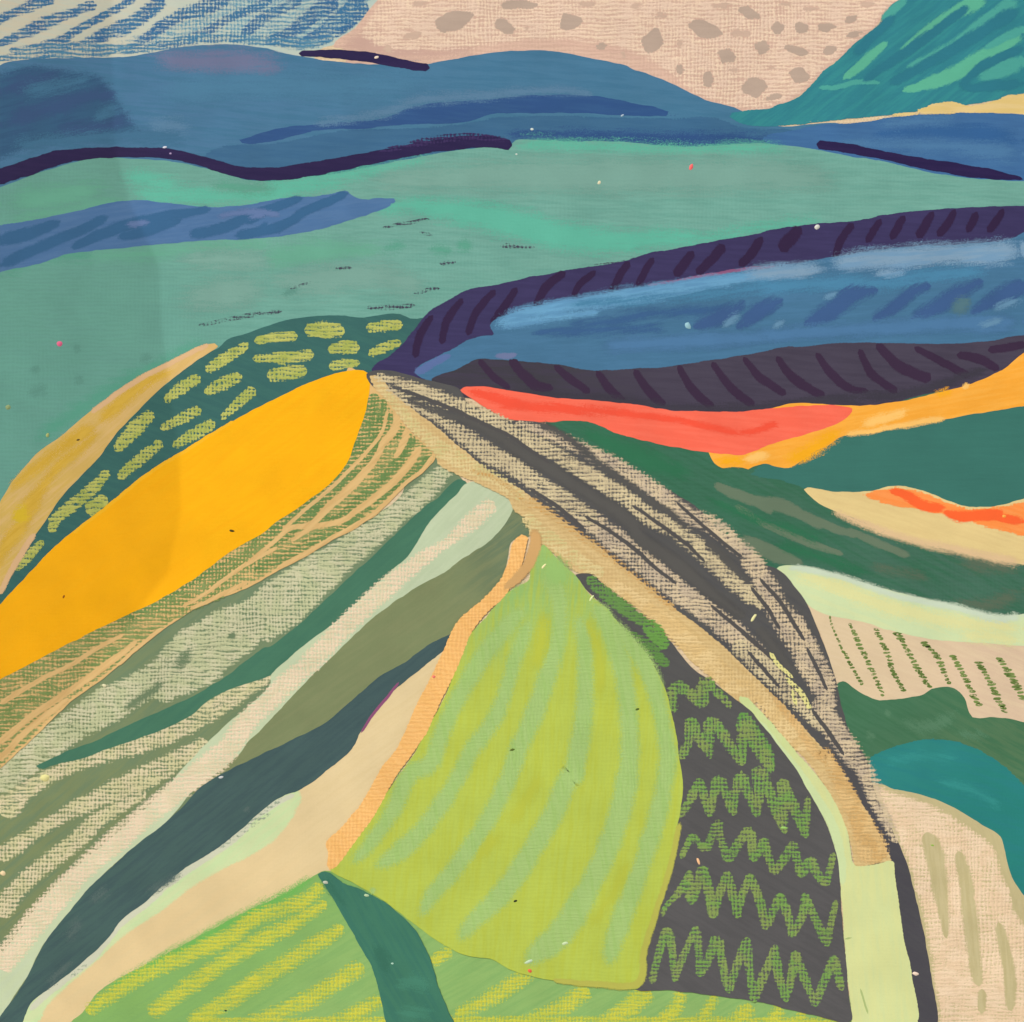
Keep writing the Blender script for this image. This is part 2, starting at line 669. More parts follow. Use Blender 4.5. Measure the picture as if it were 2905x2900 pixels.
# ------------------------------------------------------------------ the place: a white wall above a pale floor
def simple_mat(name, c, c2, scale, rough=0.6):
    m = bpy.data.materials.new(name)
    m.use_nodes = True
    t = NT(m.node_tree)
    bs = m.node_tree.nodes['Principled BSDF']
    tc = t.new('ShaderNodeTexCoord')
    n = t.noise(tc.outputs['Object'], scale, 5.0)
    t.put(bs.inputs['Base Color'], t.mix(n, (*c, 1), (*c2, 1)))
    bn = t.new('ShaderNodeBump')
    bn.inputs['Strength'].default_value = 0.2
    bn.inputs['Distance'].default_value = 0.002
    t.put(bn.inputs['Height'], t.noise(tc.outputs['Object'], scale * 12, 3.0))
    t.put(bs.inputs['Normal'], bn.outputs[0])
    bs.inputs['Roughness'].default_value = rough
    return m


def box(name, x0, x1, y0, y1, z0, z1, mat, parent=None, kind=None):
    v = [(x, y, z) for x in (x0, x1) for y in (y0, y1) for z in (z0, z1)]
    f = [(0, 1, 3, 2), (4, 6, 7, 5), (0, 4, 5, 1), (2, 3, 7, 6), (0, 2, 6, 4), (1, 5, 7, 3)]
    me = bpy.data.meshes.new(name)
    me.from_pydata(v, [], f)
    me.materials.append(mat)
    o = bpy.data.objects.new(name, me)
    COL.objects.link(o)
    o.parent = parent
    if kind:
        o['kind'] = kind
    return o


box('wall', -4, 4, 0.024, 0.2, 0.0, 3.2, simple_mat('white_plaster', (0.72, 0.70, 0.66), (0.78, 0.76, 0.72), 3), kind='structure')
box('floor', -30, 30, -30, 0.2, -0.2, -0.002, simple_mat('pale_stone', (0.42, 0.38, 0.32), (0.5, 0.46, 0.4), 2), kind='structure')

# sheer cloth added out of view, edge shaped to shade the picture's left side
def add_shade_curtain():
    m = bpy.data.materials.new('shade_cloth')
    m.use_nodes = True
    t = NT(m.node_tree)
    m.node_tree.nodes.clear()
    out = t.new('ShaderNodeOutputMaterial')
    tr = t.new('ShaderNodeBsdfTransparent')
    tr.inputs['Color'].default_value = (0.98, 0.97, 0.95, 1)
    df = t.new('ShaderNodeBsdfTranslucent')
    df.inputs['Color'].default_value = (0.8, 0.78, 0.74, 1)
    mx = t.new('ShaderNodeMixShader')
    mx.inputs[0].default_value = 0.19
    t.put(mx.inputs[1], tr.outputs[0])
    t.put(mx.inputs[2], df.outputs[0])
    t.put(out.inputs['Surface'], mx.outputs[0])
    y0 = -0.12
    sx = -y0 * abs(to_sun.x / to_sun.y)
    sz = -y0 * abs(to_sun.z / to_sun.y)
    shade_edge = [(-9000, 300), (0, 318), (420, 322), (500, 334), (570, 352), (690, 450), (760, 456), (950, 458), (1150, 490), (1300, 514), (1560, 516), (1680, 450), (1950, 210), (2250, -80), (2700, -420), (3300, -640), (4200, -760), (12000, -800)]  # outline of the shade wanted on the canvas; the cloth follows it
    rows, cols = 150, 26
    hy = np.arange(-9000, 12001, 20.0)
    hx = np.convolve(np.pad(np.interp(hy, [h[0] for h in shade_edge], [h[1] for h in shade_edge]), 4, mode='edge'), np.ones(9) / 9, 'valid')
    v, f = [], []
    for i in range(rows + 1):
        z = 0.02 + 2.6 * i / rows
        py = (ZC + 0.145 - (z - sz)) / PX
        xe = (np.interp(py, hy, hx) - 1452.5) * PX - sx
        for j in range(cols + 1):
            w = j / cols
            fold = 0.006 * math.sin(w * 20) * min(1, w * 4)
            v.append((xe - 0.34 * w, y0 + fold, z))
    for i in range(rows):
        for j in range(cols):
            a = i * (cols + 1) + j
            f.append((a, a + 1, a + cols + 2, a + cols + 1))
    me = bpy.data.meshes.new('shade_curtain')
    me.from_pydata(v, [], f)
    me.materials.append(m)
    for q in me.polygons:
        q.use_smooth = True
    o = bpy.data.objects.new('shade_curtain', me)
    COL.objects.link(o)
    o['label'] = 'sheer white cloth added out of view to shade the left side of the painting'
    o['category'] = 'shade_curtain'


add_shade_curtain()

# ------------------------------------------------------------------ the painting
ART = bpy.data.objects.new('painting', None)
COL.objects.link(ART)
ART.location = (0, 0, ZC - 0.145)
ART['label'] = 'colourful landscape painting of patchwork fields, layered blue hills and a curving road'
ART['category'] = 'painting'
cw = 1452.5 * PX + 0.001
box('canvas', -cw, cw, 0.0, 0.022, -0.001, 0.291, paint((232, 208, 172), weave=0.3), ART)

exec_parts = []


def strokes(parent, name, mat, items, label=None, ws=1.0, **kw):
    for it in items:
        ribbon(name, it[0], [q * ws for q in it[1]], mat, parent, label if len(it) < 3 else it[2], **kw)


# ---- sky, upper left: pale mint under blue pastel streaks
p = patch('sky', '@s -20,-20 @01 910,-20 900,0 820,90 740,190 665,245 600,305 500,340 @s 820,330 400,330 -20,330',
          paint((182, 202, 196), (196, 204, 190), 12, 0.8, grad=(900, 60, 60, 120, (208, 202, 180))), ART,
          'pale mint sky with blue streaks at the upper left')
blue = chalk((60, 118, 160), 0.36, (56, 108, 154), patch=0.5, soft=0.13)
blue2 = chalk((66, 126, 164), 0.42, (84, 140, 170), patch=0.5, soft=0.13)
patch('pastel_cover', '@00 250,390 600,330 900,230 1200,100 1500,-20 @01 860,-20 800,90 720,190 600,280 480,320 300,320 0,290 @00 1500,280 1200,310 900,360 600,385',
      chalk((84, 142, 172), 0.56, (96, 152, 178), patch=0.4, edge=20, soft=0.16), p, 'thin blue wash of pastel', walls=False)
strokes(p, 'pastel_streak', blue, [
    ('@00 -40,150 70,100 200,45 380,-15', [60, 60, 70, 60]),
    ('@00 -20,310 150,235 330,150 450,105 600,45 660,35', [40, 60, 90, 70, 60, 60]),
    ('@00 180,335 330,305 430,270 530,205 700,115 850,30 930,-20', [30, 50, 60, 45, 50, 45, 40]),
    ('@00 520,335 700,245 880,175 1000,90 1120,-10', [50, 90, 100, 100, 90]),
    ('@00 860,350 1030,240 1130,165 1230,110 1400,60 1570,-10', [50, 70, 80, 90, 100, 80]),
    ('@00 1130,320 1280,270 1420,215 1530,150 1640,95 1760,50 1860,-10', [50, 60, 60, 60, 50, 60, 60]),
    ('@00 1650,265 1720,190 1830,105 @01 190,85 290,40 380,-10', [60, 80, 80, 70, 70, 60]),
    ('@01 120,290 250,250 345,190 450,110 550,40 620,-10', [60, 80, 100, 110, 120, 130]),
    ('@01 380,300 520,220 640,140 740,60 800,-10', [60, 90, 130, 150, 150]),
    ('@01 600,260 680,190 760,120 830,40', [20, 40, 50, 50])])
strokes(p, 'pastel_streak', blue2, [
    ('@00 -20,400 150,385 330,372 560,368 760,360', [30, 60, 60, 60, 40]),
    ('@00 60,345 300,330 560,320 760,330 900,350', [30, 50, 60, 60, 40]),
    ('@00 850,350 1050,325 1200,285 1350,265 1560,262 1750,275 1920,290', [40, 50, 60, 60, 70, 60, 60]),
    ('@01 200,285 350,300 480,290 600,250', [60, 80, 60, 30]),
    ('@00 560,360 750,340 950,320', [30, 60, 40])])

# ---- peach sky
p = patch('sky', '@s 1080,-20 @03 1130,-20 990,80 900,195 760,305 680,385 560,485 480,575 430,625 340,690 250,760 @s 2150,360 1800,330 1300,230 1000,240 @01 660,340 590,320 650,250 740,190 820,90 895,0 920,-20',
          paint((224, 190, 170), (214, 178, 162), 0, 0.6, weave=0.45, wc=(200, 166, 150), bump=0.4), ART,
          'peach sky speckled with grey spots at the top')
ribbon('brush_stroke', '@01 620,330 800,300 1000,340 1300,365 1600,345', [90, 130, 90, 60, 30], smear((200, 164, 152), 0.8, 18), p)
patch('pastel_cover', '@s 1080,-20 @03 1130,-20 990,80 900,195 760,305 680,385 560,485 480,575 430,625 340,690 250,720 @s 2150,315 1990,280 1830,170 1700,130 1500,120 1350,140 1180,150 @01 900,340 760,230 800,150 895,10 920,-20',
      chalk((240, 214, 188), 0.44, (234, 206, 184), patch=0.9, edge=14, soft=0.12, ps=0.02), p, 'cream pastel dragged over the peach sky', walls=False)
dm = paint((186, 165, 150), (194, 172, 156), 0, 0.5, rag=9.0)
df = paint((206, 178, 160), (212, 184, 164), 0, 0.6, rag=14.0)
dots = [('01', 1400, 150, 118, 78, -0.35, 1), ('01', 1765, 180, 82, 52, 0.3, 1), ('01', 1850, 35, 110, 42, 0, 1),
        ('02', 520, 150, 88, 62, -0.2, 1), ('02', 740, 320, 48, 30, -0.3, 1), ('02', 1085, 275, 68, 82, 0.2, 1),
        ('02', 1430, 200, 105, 68, 0.25, 1), ('02', 1745, 85, 88, 48, 0.5, 1), ('02', 1590, 385, 62, 58, 0, 1),
        ('02', 1835, 330, 52, 58, 0, 1), ('02', 1470, 540, 38, 68, 0, 1), ('02', 1775, 595, 88, 68, 0, 1), ('02', 1270, 475, 36, 40, 0.3, 1),
        ('03', 240, 190, 56, 46, -0.3, 1), ('03', 405, 188, 56, 40, 0.2, 1), ('03', 570, 192, 66, 38, 0, 1), ('03', 745, 132, 52, 36, -0.4, 1),
        ('03', 375, 342, 84, 38, 0.2, 1), ('03', 600, 345, 52, 40, -0.4, 1), ('03', 390, 510, 64, 66, 0.2, 1), ('03', 770, 235, 62, 26, -0.4, 1),
        ('03', 215, 665, 70, 26, -0.3, 1), ('03', 200, 465, 44, 26, 0, 0),
        ('01', 1120, 245, 74, 36, -0.3, 0), ('01', 1180, 25, 80, 26, 0, 0), ('01', 960, 330, 40, 36, 0, 0), ('02', 230, 190, 34, 26, 0, 0),
        ('02', 890, 370, 24, 46, 0, 0), ('02', 640, 30, 84, 30, 0, 0), ('02', 1150, 105, 60, 30, 0, 0), ('02', 1660, 232, 54, 36, 0, 0),
        ('02', 1275, 300, 34, 40, 0, 0), ('02', 980, 40, 60, 30, 0, 0), ('02', 1560, 40, 70, 24, 0, 0), ('03', 480, 60, 70, 22, 0, 0), ('03', 850, 30, 66, 26, 0, 0),
        ('03', 300, 25, 60, 22, 0, 0), ('03', 30, 230, 50, 30, 0, 0), ('02', 1640, 480, 50, 22, 0, 0)]
for i, (cr, u, v, rx, ry, ro, hard) in enumerate(dots):
    x, y = OX[int(cr[1])] + u * ZO, OY[int(cr[0])] + v * ZO
    blob('grey_spot', x, y, rx * ZO, ry * ZO, dm if hard else df, p, ro, i, 0.22, point=0.25 if hard else 0)

# ---- back mountain, blue
p = patch('mountain', '@s -20,200 @00 0,450 60,425 200,405 600,396 900,385 1100,350 1300,315 1600,303 1800,328 1929,362 @01 300,372 600,420 1000,440 1250,434 1400,410 1600,370 1900,345 @02 200,345 400,350 550,375 700,408 870,440 1000,490 1150,540 1300,612 1450,682 1600,722 1720,770 1929,860 @s 2400,360 2400,480 1000,560 -20,560',
          paint((72, 122, 156), (64, 116, 150), 5, 0.8, grad=(1500, 150, 200, 380, (74, 120, 158))), ART,
          'broad blue mountain behind the hills')
ribbon('brush_stroke', '@00 980,400 1300,420 1700,445 @01 200,480 360,470', [60, 130, 170, 160, 100], smear((118, 116, 152), 0.75, 28), p)
ribbon('brush_stroke', '@00 950,840 1150,860 1350,890', [60, 90, 40], smear((92, 132, 166), 0.7, 25), p)
ribbon('brush_stroke', '@00 1000,620 1500,600 1929,580 @01 800,590 1300,520', [120, 160, 160, 140, 80], smear((76, 128, 162), 0.6, 40), p)
q = patch('dark_slope', '@s -20,195 @00 0,470 200,425 480,450 650,480 740,540 790,620 850,710 910,800 1010,905 850,950 600,970 300,1020 0,1120 @s -20,470',  # darker blue pigment at the mountain's left edge
          paint((54, 94, 132), (48, 84, 126), -14, 0.8, rag=9), p, 'darker blue slope with indigo brush strokes', walls=False) if False else \
    patch('brush_stroke', '@s -20,195 @00 0,470 200,425 480,450 650,480 740,540 790,620 850,710 910,800 1010,905 850,950 600,970 300,1020 0,1120 @s -20,470',
          smear((52, 94, 132), 0.95, 14, 0.4, -14, c2=(48, 88, 126)), p, 'dark blue slope at the left edge of the mountain', walls=False)
strokes(p, 'brush_stroke', smear((50, 74, 122), 0.8, 22, 0.8, -16), [
    ('@00 -30,620 200,570 480,510', [140, 110, 60]), ('@00 0,850 300,750 600,660 800,605', [120, 120, 110, 50]),
    ('@00 300,920 600,890 850,830 950,860', [60, 110, 130, 60]), ('@00 620,690 720,660 830,680', [70, 100, 60])])
strokes(p, 'brush_stroke', smear((62, 112, 148), 0.75, 22, 0.8, -16), [
    ('@00 100,640 330,600 560,555 680,500', [60, 70, 60, 60]), ('@00 620,860 740,760 860,740', [60, 80, 60]), ('@00 50,1000 400,960 900,930 1300,960', [50, 70, 60, 60])])
# ---- dark blue ridge
r0 = patch('ridge', '@00 1600,970 1750,930 @01 0,945 120,903 250,872 450,852 650,836 850,822 980,792 1100,742 1300,702 1600,682 1929,648 @02 300,648 500,645 700,658 900,690 1050,722 1200,762 1320,800 1150,798 900,795 600,776 300,775 0,780 @01 1700,785 1500,835 1200,850 1000,860 800,882 600,885 400,912 200,962 0,985',
           paint((46, 84, 138), (52, 92, 142), 4, 0.7, rag=1.5), ART, 'dark blue ridge across the blue mountain', walls=False)
ribbon('brush_stroke', '@01 450,845 750,810 950,770 1150,690 1450,665 1929,628 @02 400,618 700,640', [10, 40, 50, 60, 50, 50, 40, 10], smear((98, 134, 166), 0.6, 14), p)
# ---- foothill strip under the ridge
f0 = patch('foothill', '@01 -200,1010 200,975 600,900 1000,872 1400,855 1700,800 1929,790 @02 300,785 700,795 1200,805 1500,800 1700,860 1929,880 @03 300,870 @s 2330,430 2100,470 1400,470 900,520 500,520',
           paint((62, 108, 146), (56, 102, 142), 2, 0.8, rag=10), ART, 'blue foothill strip above the green hill', walls=False)
ribbon('brush_stroke', '@02 60,930 500,925 900,945 1300,955 1700,950 @03 0,945 250,960', [40, 50, 70, 90, 90, 70, 20], smear((44, 78, 134), 0.9, 16), f0)
# ---- green mountain, upper right
g0 = patch('mountain', '@03 1110,-20 980,80 950,150 900,195 760,305 680,385 560,485 480,575 430,622 345,685 250,715 130,745 @02 1929,735 1720,755 1600,790 1680,840 1780,865 @03 0,855 200,868 450,850 700,820 950,800 1250,760 1600,715 1929,660 @s 2930,270 2930,-20',
           paint((48, 130, 144), (54, 142, 148), -38, 0.9, rag=4), ART, 'teal green mountain with light streaks at the upper right', walls=False)
strokes(g0, 'brush_stroke', smear((94, 182, 152), 0.95, 8, 0.9, -42), [
    ('@03 690,550 820,440 920,350 1000,280', [30, 60, 60, 20]),
    ('@03 1070,370 1250,230 1450,95 1680,-20', [20, 80, 90, 90]),
    ('@03 1090,625 1300,565 1500,480 1700,355 1929,215', [20, 90, 110, 100, 90])])
strokes(g0, 'brush_stroke', smear((80, 170, 158), 0.85, 9, 0.9, -42), [
    ('@03 1120,470 1350,370 1550,235 1700,120 1900,-10', [30, 70, 70, 80, 100]),
    ('@03 1600,540 1750,490 1940,410', [60, 110, 120]), ('@03 1650,340 1800,260 1940,190', [20, 50, 60]),
    ('@03 520,600 640,600 800,560 950,570', [10, 20, 16, 6]), ('@03 950,140 1050,50 1130,-10', [40, 50, 30])])
strokes(g0, 'brush_stroke', smear((44, 120, 140), 0.85, 9, 0.9, -42), [
    ('@03 820,560 1100,370 1350,190 1560,40', [40, 60, 60, 40]), ('@03 1000,580 1300,420 1600,240 1900,60', [50, 70, 80, 90]),
    ('@03 1480,600 1650,450 1929,330', [30, 60, 40]), ('@03 1500,610 1700,590 1929,570', [30, 70, 60]), ('@03 760,380 900,250 1050,110', [60, 60, 50])])
# ---- cream sliver
patch('sand_strip', '@s 2930,265 @03 1929,640 1840,640 1720,690 1550,718 1400,690 1200,748 1000,785 850,818 600,826 430,838 560,850 850,842 1000,815 1250,795 1600,785 1929,795 @s 2930,330',
      paint((226, 198, 128), (232, 206, 150), 0, 0.6, rag=6), ART, 'thin cream strip below the green mountain', walls=False)
# ---- right blue hill
b0 = patch('hill', '@03 130,940 300,900 560,850 850,832 1000,802 1250,782 1600,771 1929,780 @s 2930,325 2930,530 2700,520 2400,460 2200,430 @03 200,1000',
           paint((66, 112, 162), (60, 104, 156), 3, 0.8, rag=4), ART, 'blue hill at the right edge', walls=False)
strokes(b0, 'brush_stroke', smear((48, 96, 152), 0.85, 18), [('@03 850,930 1200,895 1500,905 1929,960', [30, 80, 110, 80]), ('@03 1500,970 1929,985', [30, 40])])
strokes(b0, 'brush_stroke', smear((78, 126, 170), 0.8, 20), [('@03 600,985 900,990 1300,1000 1929,1060', [40, 50, 80, 130]), ('@03 900,850 1200,830 1500,820', [30, 50, 30])])

# ---- big green hill
h0 = patch('hill', '@s -20,535 @00 0,1280 250,1190 500,1112 700,1080 900,1085 1200,1110 1400,1150 1600,1212 1750,1240 @01 0,1232 170,1240 350,1215 600,1190 800,1150 1000,1110 1300,1052 1500,1022 1700,1000 1815,985 1840,962 1929,955 @02 200,955 500,965 900,972 1100,995 1350,1005 1500,996 1700,985 1929,977 @03 0,985 250,992 500,1022 700,1062 1000,1112 1300,1182 1600,1222 1929,1240 @s 2930,515 2930,640 1700,900 1200,1100 600,1300 -20,1800',
           paint((116, 172, 160), (106, 164, 152), 3, 0.8, weave=0.10, grad=(1000, 700, 250, 900, (106, 166, 152))), ART,  # gradient keeps some left-side shade baked into the green
           'large sea green hill across the middle')
strokes(h0, 'brush_stroke', smear((92, 186, 162), 0.85, 24, 0.7), [
    ('@00 780,1190 1000,1235 1300,1300', [70, 110, 60]), ('@00 850,1330 1300,1340 1700,1340 @01 100,1340 500,1260 750,1240', [70, 110, 110, 100, 90, 40]),
    ('@01 0,1300 400,1240 800,1180 1300,1080', [60, 90, 60, 20]),
    ('@01 800,1440 1200,1410 1600,1480 1929,1550 @02 400,1600 900,1650 1500,1600', [30, 110, 180, 200, 170, 120, 40]),
    ('@02 130,985 600,1000 1100,1020 1600,1020 1929,1010 @03 350,1020', [60, 60, 50, 50, 50, 30]),
    ('@02 900,1720 1300,1650 1700,1590 @03 100,1560 600,1510', [40, 60, 50, 40, 20])])
strokes(h0, 'brush_stroke', smear((98, 172, 144), 0.7, 26, 0.7), [
    ('@00 0,1500 350,1460 700,1390 900,1370', [40, 70, 60, 30]), ('@00 0,1400 400,1340 780,1280', [120, 150, 100]),
    ('@00 500,1760 1000,1730 1500,1690 1929,1680', [50, 70, 70, 80]), ('@11 0,100 500,40 1000,10', [160, 130, 60])])
strokes(h0, 'brush_stroke', smear((80, 160, 136), 0.75, 22, 0.7), [
    ('@10 200,1350 500,1150 800,960 1150,780 1450,640', [60, 90, 100, 80, 60]), ('@10 0,200 300,60 700,60', [60, 60, 40]), ('@00 1400,1250 1700,1290 1929,1280', [60, 60, 40]),
    ('@01 900,1750 1000,1690 1120,1670', [10, 40, 30]), ('@01 1230,1700 1330,1710 1420,1760', [30, 40, 20]), ('@01 1420,1660 1560,1700', [70, 60])])
strokes(h0, 'brush_stroke', smear((124, 166, 156), 0.7, 30, 0.8), [
    ('@01 800,1250 1300,1220 1900,1200 @02 700,1200 1300,1200 1929,1200 @03 700,1250', [60, 150, 200, 220, 220, 200, 100]),
    ('@11 100,260 500,230 900,200 1300,330', [100, 170, 150, 80]), ('@10 1150,400 1500,330 1900,270', [100, 200, 160]), ('@10 1150,100 1500,90 1929,110', [60, 120, 120])])
strokes(h0, 'brush_stroke', smear((82, 136, 124), 0.6, 20, 0.8, -20), [
    ('@10 180,1020 350,960', [60, 50]), ('@10 950,790 1060,730', [50, 30]), ('@10 200,860 280,820', [50, 40]), ('@10 490,700 560,690', [60, 50]),
    ('@10 500,940 580,880', [40, 30]), ('@11 220,310 380,300', [30, 40])])
scuff = chalk((66, 62, 84), 0.62, soft=0.12, edge=4.0)
strokes(h0, 'scuff_mark', scuff, [
    ('@10 1350,540 1550,500 1700,470 1929,440', [16, 24, 34, 24]), ('@11 0,470 120,450 230,440', [26, 30, 14]), ('@11 600,150 720,145', [22, 18]), ('@11 1320,115 1430,105', [34, 30]),
    ('@11 1140,315 1220,300 1320,285', [26, 20, 20]), ('@11 820,420 960,415 1150,405', [30, 30, 20]), ('@01 920,1560 1060,1530 1250,1500', [10, 18, 22]),
    ('@01 1180,1590 1270,1610', [20, 16]), ('@01 1750,1680 1929,1690', [26, 10]), ('@11 300,290 450,240', [12, 10]), ('@02 40,1685 280,1695', [20, 10]), ('@02 640,1830 900,1795 1000,1770', [20, 30, 30])])
# ---- blue band in the green hill
k0 = patch('river', '@s -20,640 @00 0,1540 250,1500 500,1450 750,1390 950,1366 1150,1386 1400,1416 1600,1410 1800,1380 @01 200,1362 400,1346 560,1330 690,1303 725,1305 715,1330 790,1360 900,1355 1060,1362 1000,1400 850,1462 600,1542 400,1592 100,1632 @00 1500,1642 1000,1682 600,1722 450,1742 250,1812 0,1862 @s -20,780',
           paint((76, 116, 164), (84, 122, 168), -8, 0.8, rag=3), ART, 'slate blue band running into the green hill', walls=False)
strokes(k0, 'brush_stroke', smear((52, 100, 144), 0.9, 8, 0.8, -20), [
    ('@00 -20,1650 200,1600 420,1510', [110, 90, 50]), ('@00 0,1820 250,1700 520,1590 750,1480', [60, 70, 70, 50]), ('@00 480,1700 780,1570 1100,1490 1450,1430', [40, 80, 70, 40]),
    ('@00 800,1630 1050,1570 1250,1500', [50, 60, 30]), ('@00 1280,1610 1560,1550 1720,1470 1929,1410', [60, 70, 60, 50]), ('@00 1600,1620 1800,1590 @01 60,1560 150,1520', [40, 60, 50, 30]),
    ('@01 -20,1530 150,1440 300,1380 390,1350', [40, 60, 60, 30]), ('@01 30,1610 250,1540 400,1450 600,1360 700,1315', [50, 70, 60, 50, 40])])
strokes(k0, 'brush_stroke', smear((108, 128, 176), 0.6, 10, 0.9), [('@00 1480,1480 1700,1450 1929,1470', [10, 20, 10]), ('@00 850,1540 1030,1520', [16, 16]), ('@01 0,1490 150,1470', [16, 16])])
# ---- indigo lines
ind = paint((38, 28, 74), (46, 34, 80), 5, 0.6, rag=3.5)
ribbon('ridge_line', '@01 355,365 600,370 900,405 1100,445 1250,465', [40, 65, 75, 65, 58], ind, ART, 'short indigo line on top of the blue mountain', tip=0.35)
ribbon('ridge_line', '@s -20,506 @00 0,1212 200,1142 400,1082 600,1050 800,1042 1000,1042 1150,1050 1300,1082 1500,1140 1700,1192 @01 0,1186 200,1190 400,1165 600,1132 900,1072 1200,1015 1500,972 1700,975 1815,998',
       [110, 110, 105, 90, 75, 72, 72, 70, 75, 90, 95, 100, 90, 85, 85, 90, 95, 85, 70], ind, ART, 'long dark indigo line over the green hill', tip=0.3)
ribbon('ridge_line', '@03 510,985 700,1012 900,1050 1200,1112 1500,1165 1700,1195 1920,1225', [62, 70, 58, 75, 85, 80, 20], ind, ART, 'indigo line at the right end of the green hill', tip=0.35)
ribbon('brush_stroke', '@01 900,1045 1200,975 1500,935 1780,960', [20, 50, 50, 30], chalk((58, 44, 92), 0.55, edge=6), h0)

# ---- hill with yellow-green dashes
d0 = patch('hill', '@10 1500,690 1550,640 1700,592 1929,522 @11 200,512 400,482 650,472 800,486 950,462 1050,462 1120,490 1250,500 1250,760 900,900 500,1050 @s 700,1300 300,1600 -20,1800 -20,1700 @20 50,600 150,420 250,270 @10 280,1920 400,1740 500,1620 650,1470 800,1270 950,1120 1100,970 1250,850 1400,740',
           paint((56, 104, 102), (62, 112, 106), 20, 0.7), ART, 'dark teal hill with rows of yellow green dashes')
dash = chalk((190, 194, 104), 0.33, (172, 182, 92), patch=0.35, edge=7)
for path, w in [('@11 395,575 530,565 670,580', [80, 115, 80]), ('@11 815,555 940,545 1070,532', [60, 78, 66]), ('@11 50,650 180,625 345,612', [40, 60, 70]), ('@11 555,705 660,690 775,695', [50, 85, 66]),
                ('@11 835,745 930,690 1060,655', [40, 66, 50]), ('@11 40,765 250,760 460,735', [50, 80, 64]), ('@11 560,825 660,800 775,795', [60, 70, 40]), ('@11 140,885 280,865 415,850', [80, 95, 80]),
                ('@10 1410,855 1530,770 1640,705 1700,660', [50, 75, 70, 40]), ('@10 1120,1060 1230,980 1370,885', [40, 82, 60]), ('@10 1395,1000 1520,940 1655,885', [50, 84, 60]), ('@10 1515,1180 1620,1075 1745,970', [30, 72, 70]),
                ('@10 1095,1245 1230,1180 1380,1115', [40, 80, 60]), ('@10 790,1400 900,1270 1050,1130', [60, 110, 70]), ('@10 1180,1370 1320,1285 1470,1200', [40, 80, 70]), ('@10 810,1585 950,1460 1110,1330', [50, 84, 60]),
                ('@10 340,1900 500,1765 640,1645 745,1530', [60, 84, 84, 50]), ('@10 590,1820 730,1715', [100, 90]), ('@20 340,265 390,180', [60, 60]), ('@20 100,525 200,430 295,325', [40, 62, 40])]:
    ribbon('pastel_dash', path, w, dash, d0, tip=0.5)
# ---- ochre sliver
o0 = patch('hill', '@10 1490,680 1470,660 1430,665 1380,690 1200,782 1000,882 800,1000 600,1140 400,1310 280,1390 150,1530 50,1660 0,1760 @s -20,1500 -20,1720 @20 0,690 50,600 150,420 250,270 @10 280,1920 400,1740 500,1620 650,1470 800,1270 950,1120 1100,970 1250,850 1400,742',
           paint((222, 184, 112), (226, 190, 128), -40, 0.7, grad=(580, 980, 100, 1500, (216, 182, 96))), ART, 'ochre and pink sliver of a hill at the left')
strokes(o0, 'brush_stroke', smear((214, 172, 44), 0.85, 14, 0.6, -38, c2=(222, 182, 62)), [
    ('@10 1200,845 1100,880 950,960 760,1130 650,1230', [40, 70, 80, 90, 60]), ('@10 690,1210 500,1320 330,1450 150,1590 60,1680', [110, 90, 70, 60, 20]),
    ('@10 700,1250 560,1370 400,1500 290,1650 200,1790 130,1929 @20 60,330 -30,520', [60, 60, 70, 60, 110, 100, 90, 40])])
ribbon('brush_stroke', '@20 180,60 140,150 110,230', [40, 110, 60], smear((222, 190, 20), 0.85, 14), o0)
strokes(o0, 'brush_stroke', smear((226, 186, 146), 0.8, 8, 0.6, -38), [('@20 0,690 80,520 240,270', [20, 30, 20]), ('@10 620,1140 900,940 1200,780 1430,665', [20, 22, 20, 14])])

# ---- purple ridge, right of centre
u0 = patch('hill', '@11 850,850 880,800 980,742 1080,640 1180,520 1260,430 1400,350 1530,290 1700,260 1929,207 @12 300,200 500,160 700,130 900,95 1050,45 1250,15 @02 1300,1690 1600,1632 1929,1577 @03 0,1612 200,1572 500,1530 800,1505 950,1470 1200,1442 1500,1422 1929,1405 @s 2930,580 2930,700 2400,800 1800,860 1500,950 @11 1500,800 1200,920 1000,900',
           paint((58, 52, 94), (64, 58, 102), 3, 0.7, rag=3), ART, 'dark violet ridge with dark stripes', walls=False)
strokes(u0, 'dark_stripe', smear((50, 32, 66), 0.95, 6, 0.4, -60), [
    ('@11 1275,470 1190,590 1150,760', [40, 70, 60]), ('@11 1475,355 1375,500 1330,670', [40, 66, 60]), ('@11 1700,300 1570,450 1510,610', [50, 66, 50]), ('@11 1840,290 1760,420 1670,530', [50, 64, 40]),
    ('@12 160,280 80,400 10,490', [50, 66, 50]), ('@12 490,175 345,290 285,430', [60, 84, 60]), ('@12 700,165 590,260 545,350', [40, 60, 50]), ('@12 930,100 850,220 795,355', [60, 72, 64]),
    ('@12 1095,75 1030,180 985,275', [44, 60, 60]), ('@12 1370,30 1300,120 1240,200', [60, 84, 80]), ('@12 1580,-10 1480,100 1390,190', [90, 84, 80]), ('@02 1840,1620 1770,1730 1680,1820', [50, 84, 70]),
    ('@03 120,1630 70,1720 -10,1810', [60, 74, 60]), ('@03 400,1560 330,1640 260,1720', [100, 130, 110]), ('@03 760,1530 670,1660 635,1775', [60, 74, 56]), ('@03 950,1500 900,1580 850,1660', [40, 66, 50]),
    ('@03 1110,1475 1060,1560 1020,1640', [44, 76, 60]), ('@03 1310,1450 1260,1530 1200,1630', [44, 74, 70]), ('@03 1460,1435 1410,1530 1340,1620', [44, 74, 70]), ('@03 1610,1450 1580,1520 1540,1590', [60, 74, 50]),
    ('@03 1790,1430 1740,1510 1680,1590', [40, 70, 50])], ws=0.7, tip=0.45)
